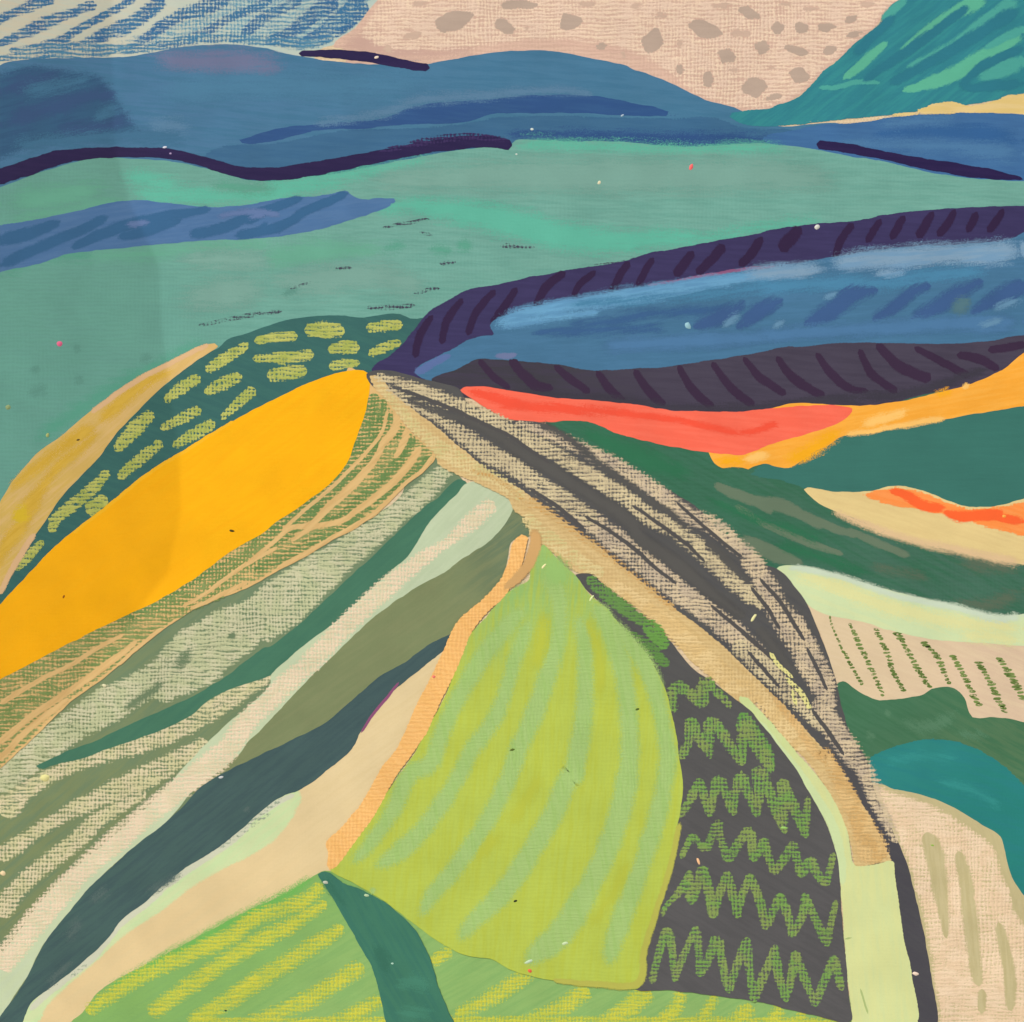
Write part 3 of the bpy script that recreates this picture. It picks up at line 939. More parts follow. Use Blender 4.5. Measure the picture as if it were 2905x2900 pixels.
# ---- blue valley
v0 = patch('lake', '@11 1145,855 1200,800 1400,700 1550,622 1690,592 1660,545 1690,505 1900,422 @12 0,492 200,430 500,372 800,312 1100,262 1400,207 1700,157 1929,137 @13 0,165 300,125 600,70 1000,12 @03 1500,1668 1800,1640 1929,1590 @s 2930,650 2930,980 2400,1010 1700,1060 @11 1700,830 1450,850 1300,915 1200,905',
           paint((69, 116, 152), (74, 122, 160), -3, 0.8, rag=3), ART, 'blue lake between the violet ridges', walls=False)
ribbon('brush_stroke', '@12 1050,265 1300,225 1500,190 1700,157 1929,136', [10, 12, 14, 14, 14, 10], smear((148, 82, 122), 0.85, 3, 0.4), v0)
strokes(v0, 'brush_stroke', smear((108, 166, 206), 0.95, 12, 0.8, -7, c2=(96, 152, 194)), [
    ('@11 1660,540 1760,510 1900,460 @12 100,480 300,440 700,370 1100,320 1500,250 1929,185 @13 420,150', [40, 90, 90, 100, 130, 120, 110, 100, 110, 60]),
    ('@12 0,540 250,500 500,470 750,440', [60, 60, 40, 20])])
strokes(v0, 'brush_stroke', smear((134, 166, 194), 0.9, 18, 0.8, -6, c2=(120, 160, 194)), [
    ('@13 -20,210 200,180 450,170 620,140', [90, 110, 120, 90]), ('@13 560,120 900,85 1300,60 1600,50 1960,20', [110, 140, 150, 150, 160]), ('@13 860,180 1000,190 1180,170', [40, 80, 20])])
strokes(v0, 'brush_stroke', smear((76, 138, 176), 0.85, 18, 0.8, -10), [
    ('@13 0,290 300,270 700,250 1000,250 1300,190 1700,170', [80, 90, 90, 80, 90, 60]), ('@12 500,400 900,370 1400,330 1929,270', [20, 40, 50, 60])])
strokes(v0, 'brush_stroke', smear((56, 94, 146), 0.8, 14, 0.9, -12), [('@12 480,540 750,520 1050,470 1500,430 1700,400', [30, 60, 60, 50, 30]), ('@12 250,590 700,570 1200,560', [30, 50, 40])])
strokes(v0, 'dark_stripe', smear((60, 92, 144), 0.9, 12, 0.9, -38), [
    ('@12 1360,550 1500,500 1640,440 1720,370', [60, 100, 100, 30]), ('@12 1660,560 1790,470 1929,380', [40, 84, 90]), ('@13 -10,550 110,440 280,360', [60, 100, 50]),
    ('@13 420,540 620,430 740,340 930,295', [40, 130, 120, 30]), ('@13 890,510 1020,430 1150,320 1290,265', [40, 90, 90, 30]), ('@13 1150,500 1340,410 1480,320 1650,235', [50, 110, 110, 40]), ('@13 1560,460 1750,350 1940,250', [60, 110, 100])])
strokes(v0, 'brush_stroke', smear((78, 124, 170), 0.85, 16, 0.6, -4), [('@13 -20,620 400,590 900,560 1400,530 1929,520', [80, 90, 100, 110, 130]), ('@12 700,680 1300,650 1929,620', [80, 110, 80])])
ribbon('brush_stroke', '@13 1420,460 1500,400 1580,340', [50, 90, 60], smear((86, 122, 130), 0.8, 16), v0)
strokes(v0, 'brush_stroke', smear((110, 154, 188), 0.7, 12, 0.9, -25), [('@13 1700,440 1800,390 1920,370', [20, 40, 50]), ('@13 1600,540 1800,500', [14, 20]), ('@13 540,360 660,310', [14, 20]), ('@13 200,560 300,500', [14, 26]), ('@12 1560,560 1700,440', [20, 30])])
ribbon('brush_stroke', '@11 1140,860 1200,840 1290,790 1400,740', [40, 50, 40, 20], smear((96, 112, 168), 0.8, 8), v0)
ribbon('brush_stroke', '@11 1690,750 1800,745 1850,735', [16, 30, 20], smear((120, 124, 168), 0.7, 8), v0)

# ---- plum hill
l0 = patch('hill', '@11 1250,920 1450,832 1580,768 1700,772 @12 0,772 150,780 400,802 700,846 1000,832 1200,820 1500,770 1700,740 @13 0,742 250,690 400,680 600,660 1000,656 1400,662 1700,640 1860,610 1929,602 @s 2930,945 2930,1050 2600,1180 2100,1200 1500,1150 @11 1480,1030',
           paint((74, 68, 86), (68, 62, 80), 4, 0.8, rag=3, grad=(1900, 1000, 1500, 1110, (62, 60, 70))), ART, 'charcoal plum hill with curved stripes', walls=False)
strokes(l0, 'dark_stripe', smear((58, 40, 66), 0.95, 6, 0.4, 50), [
    ('@11 1590,770 1680,880 1800,970', [44, 60, 40]), ('@11 1820,770 1900,880 1929,930', [50, 50, 40]), ('@12 110,775 220,890 300,955 410,970', [50, 84, 100, 60]), ('@12 415,815 530,910 660,1000', [40, 76, 60]),
    ('@12 705,850 790,970 900,1070', [40, 84, 60]), ('@12 965,840 1050,970 1170,1100', [50, 84, 80]), ('@12 1265,805 1340,950 1500,1110', [40, 74, 80]), ('@12 1495,790 1600,940 1780,1095', [44, 74, 70]),
    ('@13 10,755 130,900 300,1010', [34, 76, 60]), ('@13 235,750 340,890 560,1030', [44, 84, 70]), ('@13 505,730 620,880 740,970 860,990', [40, 74, 76, 30]), ('@13 800,700 880,860 1060,1000', [40, 74, 60]),
    ('@13 920,660 1080,820 1290,910', [60, 104, 100]), ('@13 1180,690 1350,780 1560,890', [40, 70, 66]), ('@13 1470,740 1600,760 1760,840', [60, 84, 60]), ('@13 1680,710 1800,695 1940,670', [50, 70, 60])], ws=0.7, tip=0.45)
ribbon('brush_stroke', '@12 0,1000 400,1020 900,1060 1300,1110 @13 0,1110 600,1050 1100,1010 1700,830', [30, 40, 40, 40, 50, 50, 50, 20], smear((54, 54, 62), 0.6, 14), l0)

# ---- dark green slope
s0 = patch('slope', '@12 360,1205 450,1180 700,1150 1050,1250 1480,1350 @s 2150,1250 2930,1120 2930,1780 @23 1929,900 1400,830 1000,720 700,640 460,640 240,540 100,450 -50,340 @22 1700,380 1550,270 1400,120 @12 1400,1800 1050,1620 850,1490 600,1390 450,1310',
           paint((60, 114, 90), (54, 108, 82), 28, 0.8, weave=0.12, grad=(1700, 1250, 2700, 1650, (70, 112, 94))), ART, 'dark green slope with grey green streaks')
strokes(s0, 'brush_stroke', smear((110, 126, 104), 0.85, 8, 0.8, 25), [
    ('@12 1500,1620 1650,1690 1800,1740 @13 120,1740 260,1760 420,1840 560,1929', [30, 60, 70, 60, 70, 60, 30]), ('@23 -100,-10 60,40 260,90 420,150 600,225 800,300', [40, 70, 70, 60, 50, 20]),
    ('@22 1700,20 1929,130', [30, 50]), ('@23 -60,80 120,190 300,270 500,360 700,420', [40, 40, 50, 40, 20]), ('@23 -50,310 120,370 260,430 400,470', [90, 110, 100, 40]), ('@23 250,430 420,480', [60, 30]),
    ('@23 700,240 950,350 1150,430', [30, 50, 40])])
strokes(s0, 'brush_stroke', smear((98, 106, 88), 0.7, 18, 0.8, 12), [('@23 1450,470 1650,480 1929,500', [60, 110, 90]), ('@23 1300,390 1600,430', [40, 50]), ('@23 1400,750 1700,760 1929,650', [40, 70, 90]), ('@23 850,490 1200,560 1300,590', [40, 50, 20])])
strokes(s0, 'brush_stroke', smear((44, 114, 80), 0.8, 18, 0.7, 28), [('@12 550,1230 800,1350 1100,1480 1400,1560', [50, 110, 120, 80]), ('@12 1450,1700 1700,1830 1900,1920', [50, 60, 50]), ('@23 0,120 300,240 600,330', [30, 50, 40]), ('@23 200,330 500,430 900,560', [40, 60, 50])])
t0 = patch('hill', '@13 60,1560 150,1470 320,1480 500,1380 750,1260 1200,1190 1700,1100 1929,1060 @s 2930,1140 2930,1480 @13 1700,1830 1300,1760 900,1710 600,1710 430,1665 250,1600',
           paint((58, 116, 107), (60, 120, 110), 0, 0.5, rag=9), ART, 'flat teal hill under the orange band', walls=False)
# ---- orange band and coral field
or0 = patch('field', '@s 2930,1000 @13 1929,728 1850,785 1780,842 1550,942 1300,1012 1000,1070 780,1090 300,1080 @12 1500,1300 1460,1390 1470,1412 1510,1480 1560,1510 1640,1504 1700,1512 1740,1526 1780,1505 1840,1488 @13 160,1487 240,1511 320,1515 400,1472 500,1402 600,1352 660,1310 750,1281 900,1261 1200,1216 1450,1171 1700,1126 1929,1086 @s 2930,1140',
           paint((250, 172, 58), (254, 182, 74), -10, 0.8), ART, 'orange band between plum and teal hills')
strokes(or0, 'brush_stroke', smear((250, 178, 18), 0.85, 14, 0.7, -25), [('@13 250,1460 420,1420 560,1340 700,1240', [50, 90, 90, 60]), ('@13 1300,1020 1450,980', [16, 24]), ('@12 1500,1450 1620,1470 1740,1460', [30, 40, 40])])
strokes(or0, 'brush_stroke', smear((255, 204, 118), 0.85, 10, 0.8, -15), [('@12 1700,1460 1800,1440 @13 100,1440 200,1420', [30, 60, 60, 30]), ('@13 800,1240 950,1180 1150,1120', [60, 60, 30]), ('@13 1500,970 1560,940', [14, 20]), ('@13 700,1290 1000,1240 1400,1170', [10, 16, 14])])
c0 = patch('field', '@11 1460,982 1480,962 1530,957 1650,962 1929,1000 @12 200,1002 400,1032 700,1052 1000,1087 1200,1117 1500,1132 1800,1122 @13 0,1126 300,1096 550,1086 700,1088 755,1108 740,1150 690,1190 600,1232 400,1292 200,1352 0,1425 @12 1600,1415 1480,1410 1300,1382 1050,1332 850,1282 700,1217 550,1190 400,1200 200,1190 0,1152 @11 1800,1180 1650,1110 1540,1042',
           paint((250, 108, 84), (253, 118, 94), 5, 0.7), ART, 'coral red strip beside the road')
strokes(c0, 'brush_stroke', smear((246, 78, 52), 0.75, 10, 0.9, 10), [('@11 1500,985 1600,1010 1780,1060 1929,1080', [20, 50, 60, 60]), ('@12 0,1060 200,1090 450,1110 800,1130 1000,1150', [60, 60, 60, 50, 20]), ('@12 900,1150 1200,1180 1500,1240 1700,1280', [10, 20, 22, 20]),
                                                              ('@12 1650,1280 1800,1260 1929,1220 @13 250,1240', [10, 16, 24, 20]), ('@13 -20,1280 100,1260 200,1230', [10, 20, 10])])
# ---- dune at the right
n0 = patch('field', '@13 425,1662 450,1650 520,1655 600,1670 850,1676 1000,1641 1100,1636 1300,1692 1430,1745 1550,1777 1700,1779 1850,1745 1929,1725 @s 2930,1405 2930,1610 @23 1929,490 1700,440 1400,372 1100,302 800,182 550,82 480,30 @13 450,1690',
           paint((232, 208, 146), (226, 200, 140), 18, 0.7), ART, 'pale sand field with an orange crest')
ribbon('brush_stroke', '@23 600,110 850,215 1100,305 1400,375 1929,480', [20, 40, 50, 50, 60], smear((224, 190, 152), 0.75, 12, 0.5, 18), n0)
patch('brush_stroke', '@13 700,1692 850,1678 1000,1645 1100,1640 1300,1696 1430,1749 1550,1781 1700,1783 1929,1730 @s 2930,1410 2930,1540 @23 1929,310 1700,245 1400,160 1000,85 800,25',
      paint((255, 148, 72), (255, 160, 88), 15, 0.7, rag=14), n0, 'orange crest of the sand field', walls=False)
strokes(n0, 'brush_stroke', smear((255, 96, 38), 0.95, 9, 0.9, 18), [('@13 1000,1660 1120,1700 1230,1770 1400,1790', [20, 60, 70, 30]), ('@13 1370,1800 1450,1840 1650,1830 1800,1810', [30, 80, 60, 20]), ('@13 1450,1870 1700,1850 1929,1880', [30, 40, 60])])
# ---- mint crest and vine field
m0 = patch('field', '@23 560,800 900,850 1300,960 1929,1010 @s 2930,1815 2930,2080 @23 1700,1600 1300,1450 900,1480 640,1330 600,1152 540,972 455,760',
           paint((224, 202, 166), (228, 206, 172), 20, 0.6, grad=(2300, 1900, 2880, 1990, (220, 194, 166))), ART, 'beige field with rows of green ticks')
def vine_row(path, widths, mat, parent):
    """One planted row: separate short upright dabs side by side down a slanting line, in one mesh."""
    c = spline(P(path), False, 2.0)
    seg = np.r_[0, np.cumsum(np.hypot(*np.diff(c, axis=0).T))]
    T = seg[-1]
    rs = np.random.RandomState(int(c[0][0]))
    pos = np.arange(3, T, 10.5)
    ly = settle(c)
    v, f, e = [], [], []
    for q in pos:
        u = q / T
        hw = max(3.2, np.interp(u, np.linspace(0, 1, len(widths)), widths) * ZO / 2 * (1 + rs.normal(0, 0.14)))
        x, y = np.interp(q, seg, c[:, 0]) + rs.normal(0, 1), np.interp(q, seg, c[:, 1]) + rs.normal(0, 1)
        hh = 4.3 + rs.normal(0, 0.5)
        lean = rs.normal(0.05, 0.12)
        o = len(v)
        v.append((x, y))
        e.append(24)
        for k in range(8):
            an = 2 * math.pi * k / 8
            dx, dy = hw * math.cos(an), hh * math.sin(an) * (1 + rs.normal(0, 0.1))
            v.append((x + dx, y + dy + lean * dx))
            e.append(7)
        f += [(o, o + 1 + k, o + 1 + (k + 1) % 8) for k in range(8)]
    v = to_local(np.array(v), ly)
    a, b, d = (v[i] for i in f[0])
    if np.cross(b - a, d - a)[1] > 0:
        f = [q[::-1] for q in f]
    return link('vine_row', v, f, np.array(e, float), mat, parent)


vine = chalk((98, 122, 60), 0.20, (120, 142, 78), patch=0.3, edge=9, soft=0.1)
for path, w in [('@23 600,815 605,870 625,930 720,1130 825,1315', [16, 18, 24, 34, 32, 30]), ('@23 735,890 830,1090 900,1230 965,1395', [28, 50, 44, 36]), ('@23 915,925 990,1090 1040,1230 1115,1365', [44, 44, 48, 44]),
                ('@23 1055,945 1150,1110 1220,1230 1285,1335', [70, 48, 54, 36]), ('@23 1235,1015 1330,1110 1380,1220 1415,1300', [60, 44, 44, 28]), ('@23 1440,1105 1520,1250 1580,1380 1625,1455', [50, 54, 46, 60]),
                ('@23 1615,1150 1700,1300 1760,1420 1805,1510', [60, 54, 54, 50]), ('@23 1755,1120 1850,1270 1940,1420', [54, 74, 64])]:
    vine_row(path, w, vine, m0)
e0 = patch('field', '@23 238,515 260,497 290,490 380,495 500,511 700,582 1000,661 1300,731 1500,782 1700,832 1800,841 1929,820 @s 2930,1730 2930,1836 @23 1929,1042 1600,1022 1300,1000 1000,932 800,872 650,850 520,812 460,772 380,662',
           paint((208, 226, 178), (216, 226, 172), 22, 0.7), ART, 'pale mint strip on top of the beige field')
strokes(e0, 'brush_stroke', smear((228, 226, 162), 0.85, 18, 0.7, 22), [('@23 330,550 550,600 850,720 1100,800 1500,880 1929,930', [40, 90, 100, 90, 90, 100]), ('@23 1450,960 1929,1010', [70, 60])])
strokes(e0, 'brush_stroke', smear((204, 220, 202), 0.8, 10, 0.7, 18), [('@23 300,500 650,565 1000,680 1400,770 1750,850 1929,840', [14, 16, 24, 30, 40, 40])])
# ---- hedge, pond, cream hill
hg = patch('hedge', '@23 640,1330 655,1295 690,1284 780,1340 860,1390 920,1414 1050,1410 1250,1370 1300,1337 1380,1325 1450,1332 1520,1402 1555,1500 1575,1530 1610,1536 1700,1530 1850,1545 1929,1566 @s 2930,2055 2930,2400 2500,2350 @33 860,200 @23 760,1690 690,1510',
           paint((72, 120, 90), (64, 114, 82), 30, 0.8, grad=(2500, 1980, 2800, 2180, (84, 122, 88))), ART, 'dark green hedge below the beige field')
strokes(hg, 'brush_stroke', smear((96, 138, 108), 0.6, 16, 0.9, 40), [('@23 980,1470 1010,1540', [20, 40]), ('@23 1050,1550 1200,1600 1380,1560 1480,1470', [20, 60, 80, 40]), ('@23 840,1680 920,1640', [40, 30]), ('@23 1450,1640 1700,1660', [30, 30])])
pd = patch('pond', '@23 860,1830 880,1800 1000,1742 1150,1694 1300,1676 1500,1702 1700,1792 1860,1920 @33 1929,300 @s 2930,2240 2930,2600 2600,2500 @33 1000,400 880,330 860,180',
           paint((46, 134, 130), (42, 128, 132), 15, 0.7, rag=7, grad=(2600, 2130, 2750, 2300, (40, 130, 124))), ART, 'teal pond curving round the cream hill', walls=False)
strokes(pd, 'brush_stroke', smear((56, 150, 146), 0.6, 16, 0.8, 15), [('@33 950,150 1200,110 1500,130', [30, 50, 30]), ('@33 1300,280 1550,330 1800,480', [20, 40, 30])])
ch = patch('hill', '@33 870,320 950,300 1040,330 1250,381 1450,461 1600,552 1700,612 1765,655 1785,720 1830,882 1870,982 1929,1062 @s 2930,2560 2930,2930 2640,2930 @33 1330,1929 1290,1600 1250,1350 1200,1130 1130,880 1050,680 950,480',
           paint((200, 188, 142), (194, 182, 138), 70, 0.6), ART, 'cream hill with khaki furrows in the lower right corner')
patch('pastel_cover', '@33 860,320 950,310 1030,345 1230,410 1420,500 1560,600 1690,690 1740,760 1780,900 1830,1030 1860,1150 1929,1250 @s 2930,2640 2930,2930 2640,2930 @33 1335,1929 1300,1600 1260,1350 1210,1130 1140,880 1060,680 960,480',
      chalk((242, 216, 184), 0.22, (236, 208, 174), patch=0.7, edge=14, soft=0.14), ch, 'pinkish cream pastel over khaki', walls=False)
strokes(ch, 'furrow', smear((202, 190, 146), 1.0, 9, 0.6, 85, c2=(194, 182, 136)), [
    ('@33 1260,630 1310,760 1345,950 1375,1150 1395,1350', [110, 130, 110, 70, 20]), ('@33 1480,760 1525,950 1560,1200 1585,1450 1620,1680', [60, 90, 110, 90, 60]), ('@33 1640,1700 1635,1870', [50, 40]),
    ('@33 1750,1250 1800,1450 1830,1600 1835,1850', [50, 80, 80, 50]), ('@33 1880,1080 1929,1180', [40, 50])], tip=1.2)

# ---- left side: sage ground
sg = patch('field', '@11 1300,1440 1450,1560 1500,1640 1400,1760 @21 1500,300 600,1300 @s 700,2250 200,2800 -20,2920 -20,2130 @20 0,1860 150,1740 350,1540 500,1400 700,1260 900,1090 1100,930 1450,730 1700,630 1929,510 @21 200,520 400,420 600,300 850,160 1050,20 @11 1100,1600',
           paint((118, 138, 106), (110, 134, 104), -40, 0.7, grad=(1000, 1500, 250, 2600, (126, 140, 98))), ART, 'sage green field with cream pastel at the left')
crm = chalk((208, 206, 170), 0.38, (196, 200, 158), patch=0.4, edge=12, soft=0.10)
crm2 = chalk((222, 210, 172), 0.40, (212, 206, 160), patch=0.4, edge=12, soft=0.10)
strokes(sg, 'pastel_stroke', crm, [
    ('@11 1400,1490 1250,1640 1050,1810 900,1929 @21 700,390 450,580 230,760 0,920', [110, 150, 170, 190, 240, 300, 330, 340]),
    ('@21 100,830 0,920 @20 1700,850 1450,1040 1200,1220 1000,1340', [260, 340, 380, 400, 340, 240]),
    ('@20 1250,1130 1000,1300 750,1440 500,1590 300,1730 120,1870 @30 -20,350', [120, 200, 240, 230, 220, 220, 150])], tip=0.5)
strokes(sg, 'pastel_stroke', crm2, [
    ('@20 1850,1250 1700,1330 1500,1450 1300,1570 1100,1660 900,1730 600,1830 430,1890 @30 200,330 0,500', [70, 120, 150, 150, 140, 110, 90, 90, 140, 220]),
    ('@30 1420,10 1230,120 1050,230 850,320 650,410 400,530 200,660 -20,810', [90, 140, 170, 150, 110, 90, 100, 130]),
    ('@30 1000,360 850,440 680,540 520,690 300,860 130,1010 -20,1200', [60, 90, 120, 120, 130, 130, 150])], tip=0.8)
strokes(sg, 'brush_stroke', smear((112, 132, 100), 0.8, 12, 0.6, -40), [('@20 1320,1050 1240,1150 1170,1210', [40, 60, 40]), ('@20 1130,1270 1000,1380 850,1480', [30, 40, 30]), ('@20 1620,960 1550,990', [30, 30])])
# ---- peach field with green hatching
ph = patch('field', '@11 700,830 850,940 960,1050 1100,1240 1270,1390 1290,1450 1250,1500 1100,1622 900,1782 @21 1050,32 850,172 600,312 400,432 200,532 @20 1929,522 1700,642 1450,742 1300,810 1180,890 1100,945 900,1102 700,1272 500,1412 350,1552 150,1752 0,1882 @s -20,2200 -20,1900 300,1750 700,1500 950,1300',
           paint((226, 188, 126), (218, 180, 120), -40, 0.6), ART, 'peach field with green hatching under the yellow field')
hat = chalk((112, 142, 84), 0.36, (104, 136, 78), patch=0.5, edge=7, soft=0.08)
hat2 = chalk((122, 146, 84), 0.44, (140, 156, 96), patch=0.4, edge=8, soft=0.09)
patch('pastel_cover', '@11 880,1000 960,1060 1100,1240 1270,1390 1285,1440 1250,1500 1100,1615 900,1775 @21 1050,27 850,167 600,307 400,427 200,527 @20 1929,517 1700,637 1450,737 1300,805 1180,885 1100,940 900,1095 700,1265 500,1405 350,1545 150,1745 0,1875 @s -20,2195 -20,1900 300,1750 700,1500 960,1250',
      chalk((122, 146, 88), 0.45, (138, 154, 96), patch=0.3, edge=8, soft=0.09), ph, 'green hatching over peach', walls=False)
strokes(ph, 'pastel_hatching', hat, [
    ('@11 880,1000 840,1150 780,1340 680,1530 500,1720 280,1890 @21 300,150 100,290 @20 1750,400 1500,530 1250,670 1000,800 800,890', [60, 110, 120, 100, 100, 110, 120, 120, 120, 130, 130, 110]),
    ('@11 945,1020 920,1160 870,1320 780,1450 620,1630 430,1790 300,1890', [30, 56, 60, 50, 50, 50, 40]),
    ('@11 990,1135 950,1260 870,1390 740,1530 560,1700 420,1830 250,1960', [24, 50, 56, 50, 56, 56, 50]),
    ('@11 1060,1275 960,1330 830,1450 700,1600', [30, 44, 40, 30]),
    ('@11 1150,1300 1060,1440 920,1590 760,1730 600,1870 @21 450,150 250,300 0,440', [40, 64, 50, 56, 56, 60, 60, 60]),
    ('@11 1250,1435 1150,1530 980,1660 820,1780 650,1929 @21 500,300 300,410 50,530', [30, 50, 54, 60, 60, 60, 60, 50])])
strokes(ph, 'pastel_hatching', hat2, [
    ('@21 150,330 0,430 @20 1500,620 1300,730 1100,830 900,940', [110, 140, 170, 170, 150, 110]),
    ('@20 900,880 700,960 500,1040 250,1170 50,1290 -30,1350', [100, 110, 130, 130, 130, 120]),
    ('@20 1150,860 950,960 750,1090 560,1200 350,1330 150,1450 -20,1530', [80, 80, 90, 70, 70, 80, 70]),
    ('@20 850,1080 700,1200 560,1310', [30, 34, 20]),
    ('@20 430,1290 250,1420 100,1560 -20,1650', [30, 50, 60, 70]), ('@20 350,1450 200,1590 60,1720 -30,1820', [20, 40, 60, 70])])
strokes(ph, 'peach_line', smear((226, 190, 130), 0.9, 5, 0.6, -40, c2=(216, 178, 118)), [
    ('@11 965,1110 930,1250 860,1360 740,1490 560,1665 400,1800 240,1940', [9, 11, 14, 14, 14, 14, 12]),
    ('@11 1025,1110 1020,1230 930,1350 880,1450 760,1600 620,1730 430,1900 @21 300,240 150,360 0,480', [37, 50, 31, 43, 50, 43, 31, 19, 16, 15]),
    ('@11 1090,1250 1080,1330 1010,1450', [31, 37, 19]), ('@11 1190,1370 1120,1480 980,1630 800,1770 640,1880 @21 450,230 300,330', [43, 43, 41, 35, 31, 25, 12]),
    ('@11 1275,1425 1200,1530 1080,1620 900,1760 @21 1050,10 850,150 600,295 400,410 200,512', [15, 16, 16, 16, 17, 17, 16, 15, 10]),
    ('@20 1900,365 1600,540 1400,690 1250,770', [12, 16, 16, 8]), ('@20 1700,600 1450,725 1300,790', [15, 19, 12]),
    ('@20 850,965 700,1040 500,1165 250,1290 0,1440', [10, 19, 21, 22, 27]), ('@20 940,1010 820,1100 700,1195 500,1335 250,1500 -10,1710', [19, 37, 37, 35, 33, 37]),
    ('@20 1110,920 950,1050 800,1180', [12, 16, 12]), ('@20 470,1400 300,1530 150,1660 -10,1830', [19, 35, 31, 37])])
# ---- yellow field
y0 = patch('field', '@11 845,905 832,870 800,850 740,845 600,870 400,942 200,1042 0,1142 @10 1700,1132 1500,1262 1300,1382 1000,1572 800,1732 600,1882 @20 400,342 250,492 100,652 0,762 @s -20,1730 -20,1935 @20 0,1272 200,1172 400,1062 600,962 800,862 1000,772 1200,662 1400,532 1600,382 1800,272 1929,172 @21 150,222 350,102 @11 400,1750 550,1640 680,1490 735,1350 790,1200 835,1020',
           paint((255, 186, 4), (255, 180, 0), -35, 0.7, bump=0.14, grad=(620, 1500, 400, 1560, (254, 182, 8))), ART, 'bright yellow leaf shaped field at the left')  # gradient blends a trace of the left-side shade into the yellow
strokes(y0, 'brush_stroke', smear((252, 190, 40), 0.7, 5, 0.5, -35), [('@10 500,1960 800,1725 1000,1565 1300,1378 1600,1190', [8, 12, 12, 12, 6])])
strokes(y0, 'brush_stroke', smear((252, 176, 0), 0.4, 30, 0.8, -38), [('@11 650,960 500,1250 250,1560 0,1700', [60, 130, 130, 80]), ('@20 1500,180 1000,520 500,800 100,1000', [60, 90, 110, 80])])
# ---- green stripe
gs = patch('stripe', '@11 1440,1590 1300,1722 1180,1820 @21 1200,105 1080,215 950,345 800,482 650,622 500,762 350,902 150,1052 0,1142 @20 1929,962 1750,1092 1600,1212 1400,1342 1200,1442 900,1572 650,1692 400,1792 250,1870 300,1885 350,1862 600,1802 900,1692 1150,1602 1300,1522 1450,1402 1650,1312 1850,1242 @21 150,1260 300,1140 500,1000 800,760 1150,460 1300,200 1480,30 @11 1510,1620',
           paint((72, 122, 98), (66, 116, 96), -40, 0.6), ART, 'dark green stripe down the left slope')
# ---- olive leaf
ol = patch('field', '@21 1700,200 1815,90 1860,130 1929,190 @22 250,220 245,300 190,300 120,340 @21 1790,420 1740,600 1500,850 1400,1000 1200,1130 900,1330 500,1650 0,1880 @20 1850,1830 1600,1950 @30 1500,300 1330,370 1330,320 @20 1500,1900 @21 250,1400 700,950 1200,560',
           paint((126, 138, 98), (134, 142, 102), -35, 0.6, grad=(1200, 1700, 1480, 1480, (104, 124, 98))), ART, 'olive green leaf shaped field')
# ---- pale stripe
ps = patch('stripe', '@11 1505,1615 1560,1605 1640,1628 1750,1682 1805,1750 1818,1830 @21 1818,80 1800,150 1760,220 1650,332 1500,432 1350,540 1200,622 1050,712 900,822 750,952 650,1052 550,1152 420,1272 250,1452 100,1612 0,1712 @30 1660,70 1550,172 1400,282 1300,372 1200,492 1100,592 950,702 800,832 600,1022 450,1202 300,1392 200,1592 100,1752 0,1892 @s -20,2900 -20,2730 @30 0,1472 150,1282 300,1082 450,932 600,802 800,632 950,512 1100,372 1250,192 1430,2 @20 1450,1672 1560,1570 1700,1460 1850,1295 @21 160,1250 300,1120 400,1032 600,882 800,702 1000,520 1100,432 1200,272 1260,182 1430,8',
           paint((190, 206, 172), (198, 212, 180), -45, 0.7, grad=(1350, 1500, 500, 2300, (200, 214, 176))), ART, 'pale mint stripe with a cream pastel core')
strokes(ps, 'pastel_stroke', chalk((236, 216, 186), 0.26, (226, 212, 178), patch=0.4, edge=12, soft=0.14), [
    ('@21 1690,60 1550,180 1380,330 1200,450 1050,570 900,690 760,820 620,960 480,1110 330,1250 180,1390 0,1560', [90, 110, 50, 90, 120, 130, 130, 130, 130, 130, 130, 130]),
    ('@21 100,1460 0,1560 @30 1560,60 1400,200 1230,330 1050,470 850,640 650,810 480,970 330,1140 200,1290 90,1430 -20,1550', [130, 140, 160, 160, 150, 150, 150, 150, 150, 160, 160, 170, 170])], tip=0.5)
# ---- beige field, slate stripe
bg = patch('field', '@21 1360,1060 1250,1150 1100,1250 800,1500 @30 1800,350 1000,1050 400,1600 130,1950 @s 60,2930 @30 450,1960 560,1870 700,1712 1000,1542 1400,1332 1700,1172 1929,1062 @31 0,1182 300,1042 490,915 600,915 720,800 900,480 1080,60 @21 1250,1500 1400,1200 1440,1060',
           paint((231, 210, 164), (226, 204, 156), -35, 0.6, grad=(1100, 2100, 500, 2700, (230, 205, 155))), ART, 'beige field between slate stripe and green field')
patch('brush_stroke', '@31 260,350 365,340 385,400 360,470 300,562 200,692 0,822 @30 1700,792 1400,962 1100,1182 850,1352 650,1532 350,1802 250,1960 100,1960 400,1550 900,1050 1500,630',
      smear((208, 224, 172), 0.97, 7, 0.3, -38, c2=(202, 226, 172)), bg, 'mint edge along the slate stripe', walls=False)
ribbon('brush_stroke', '@31 330,370 150,460 0,575 @30 1690,585 1500,745 1200,940 1000,1115 830,1250 620,1500 400,1670 200,1850', [14, 34, 40, 40, 44, 40, 44, 40, 40, 30], smear((202, 214, 196), 0.75, 7, 0.9, -38), bg)
strokes(bg, 'pastel_stroke', chalk((158, 172, 150), 0.60, edge=6), [('@31 240,400 100,500 -20,590', [14, 26, 20]), ('@30 1850,500 1700,600 1500,740', [14, 26, 14]), ('@30 1240,920 1100,1010 1000,1090', [14, 30, 14]), ('@30 600,1530 480,1620', [14, 22])])
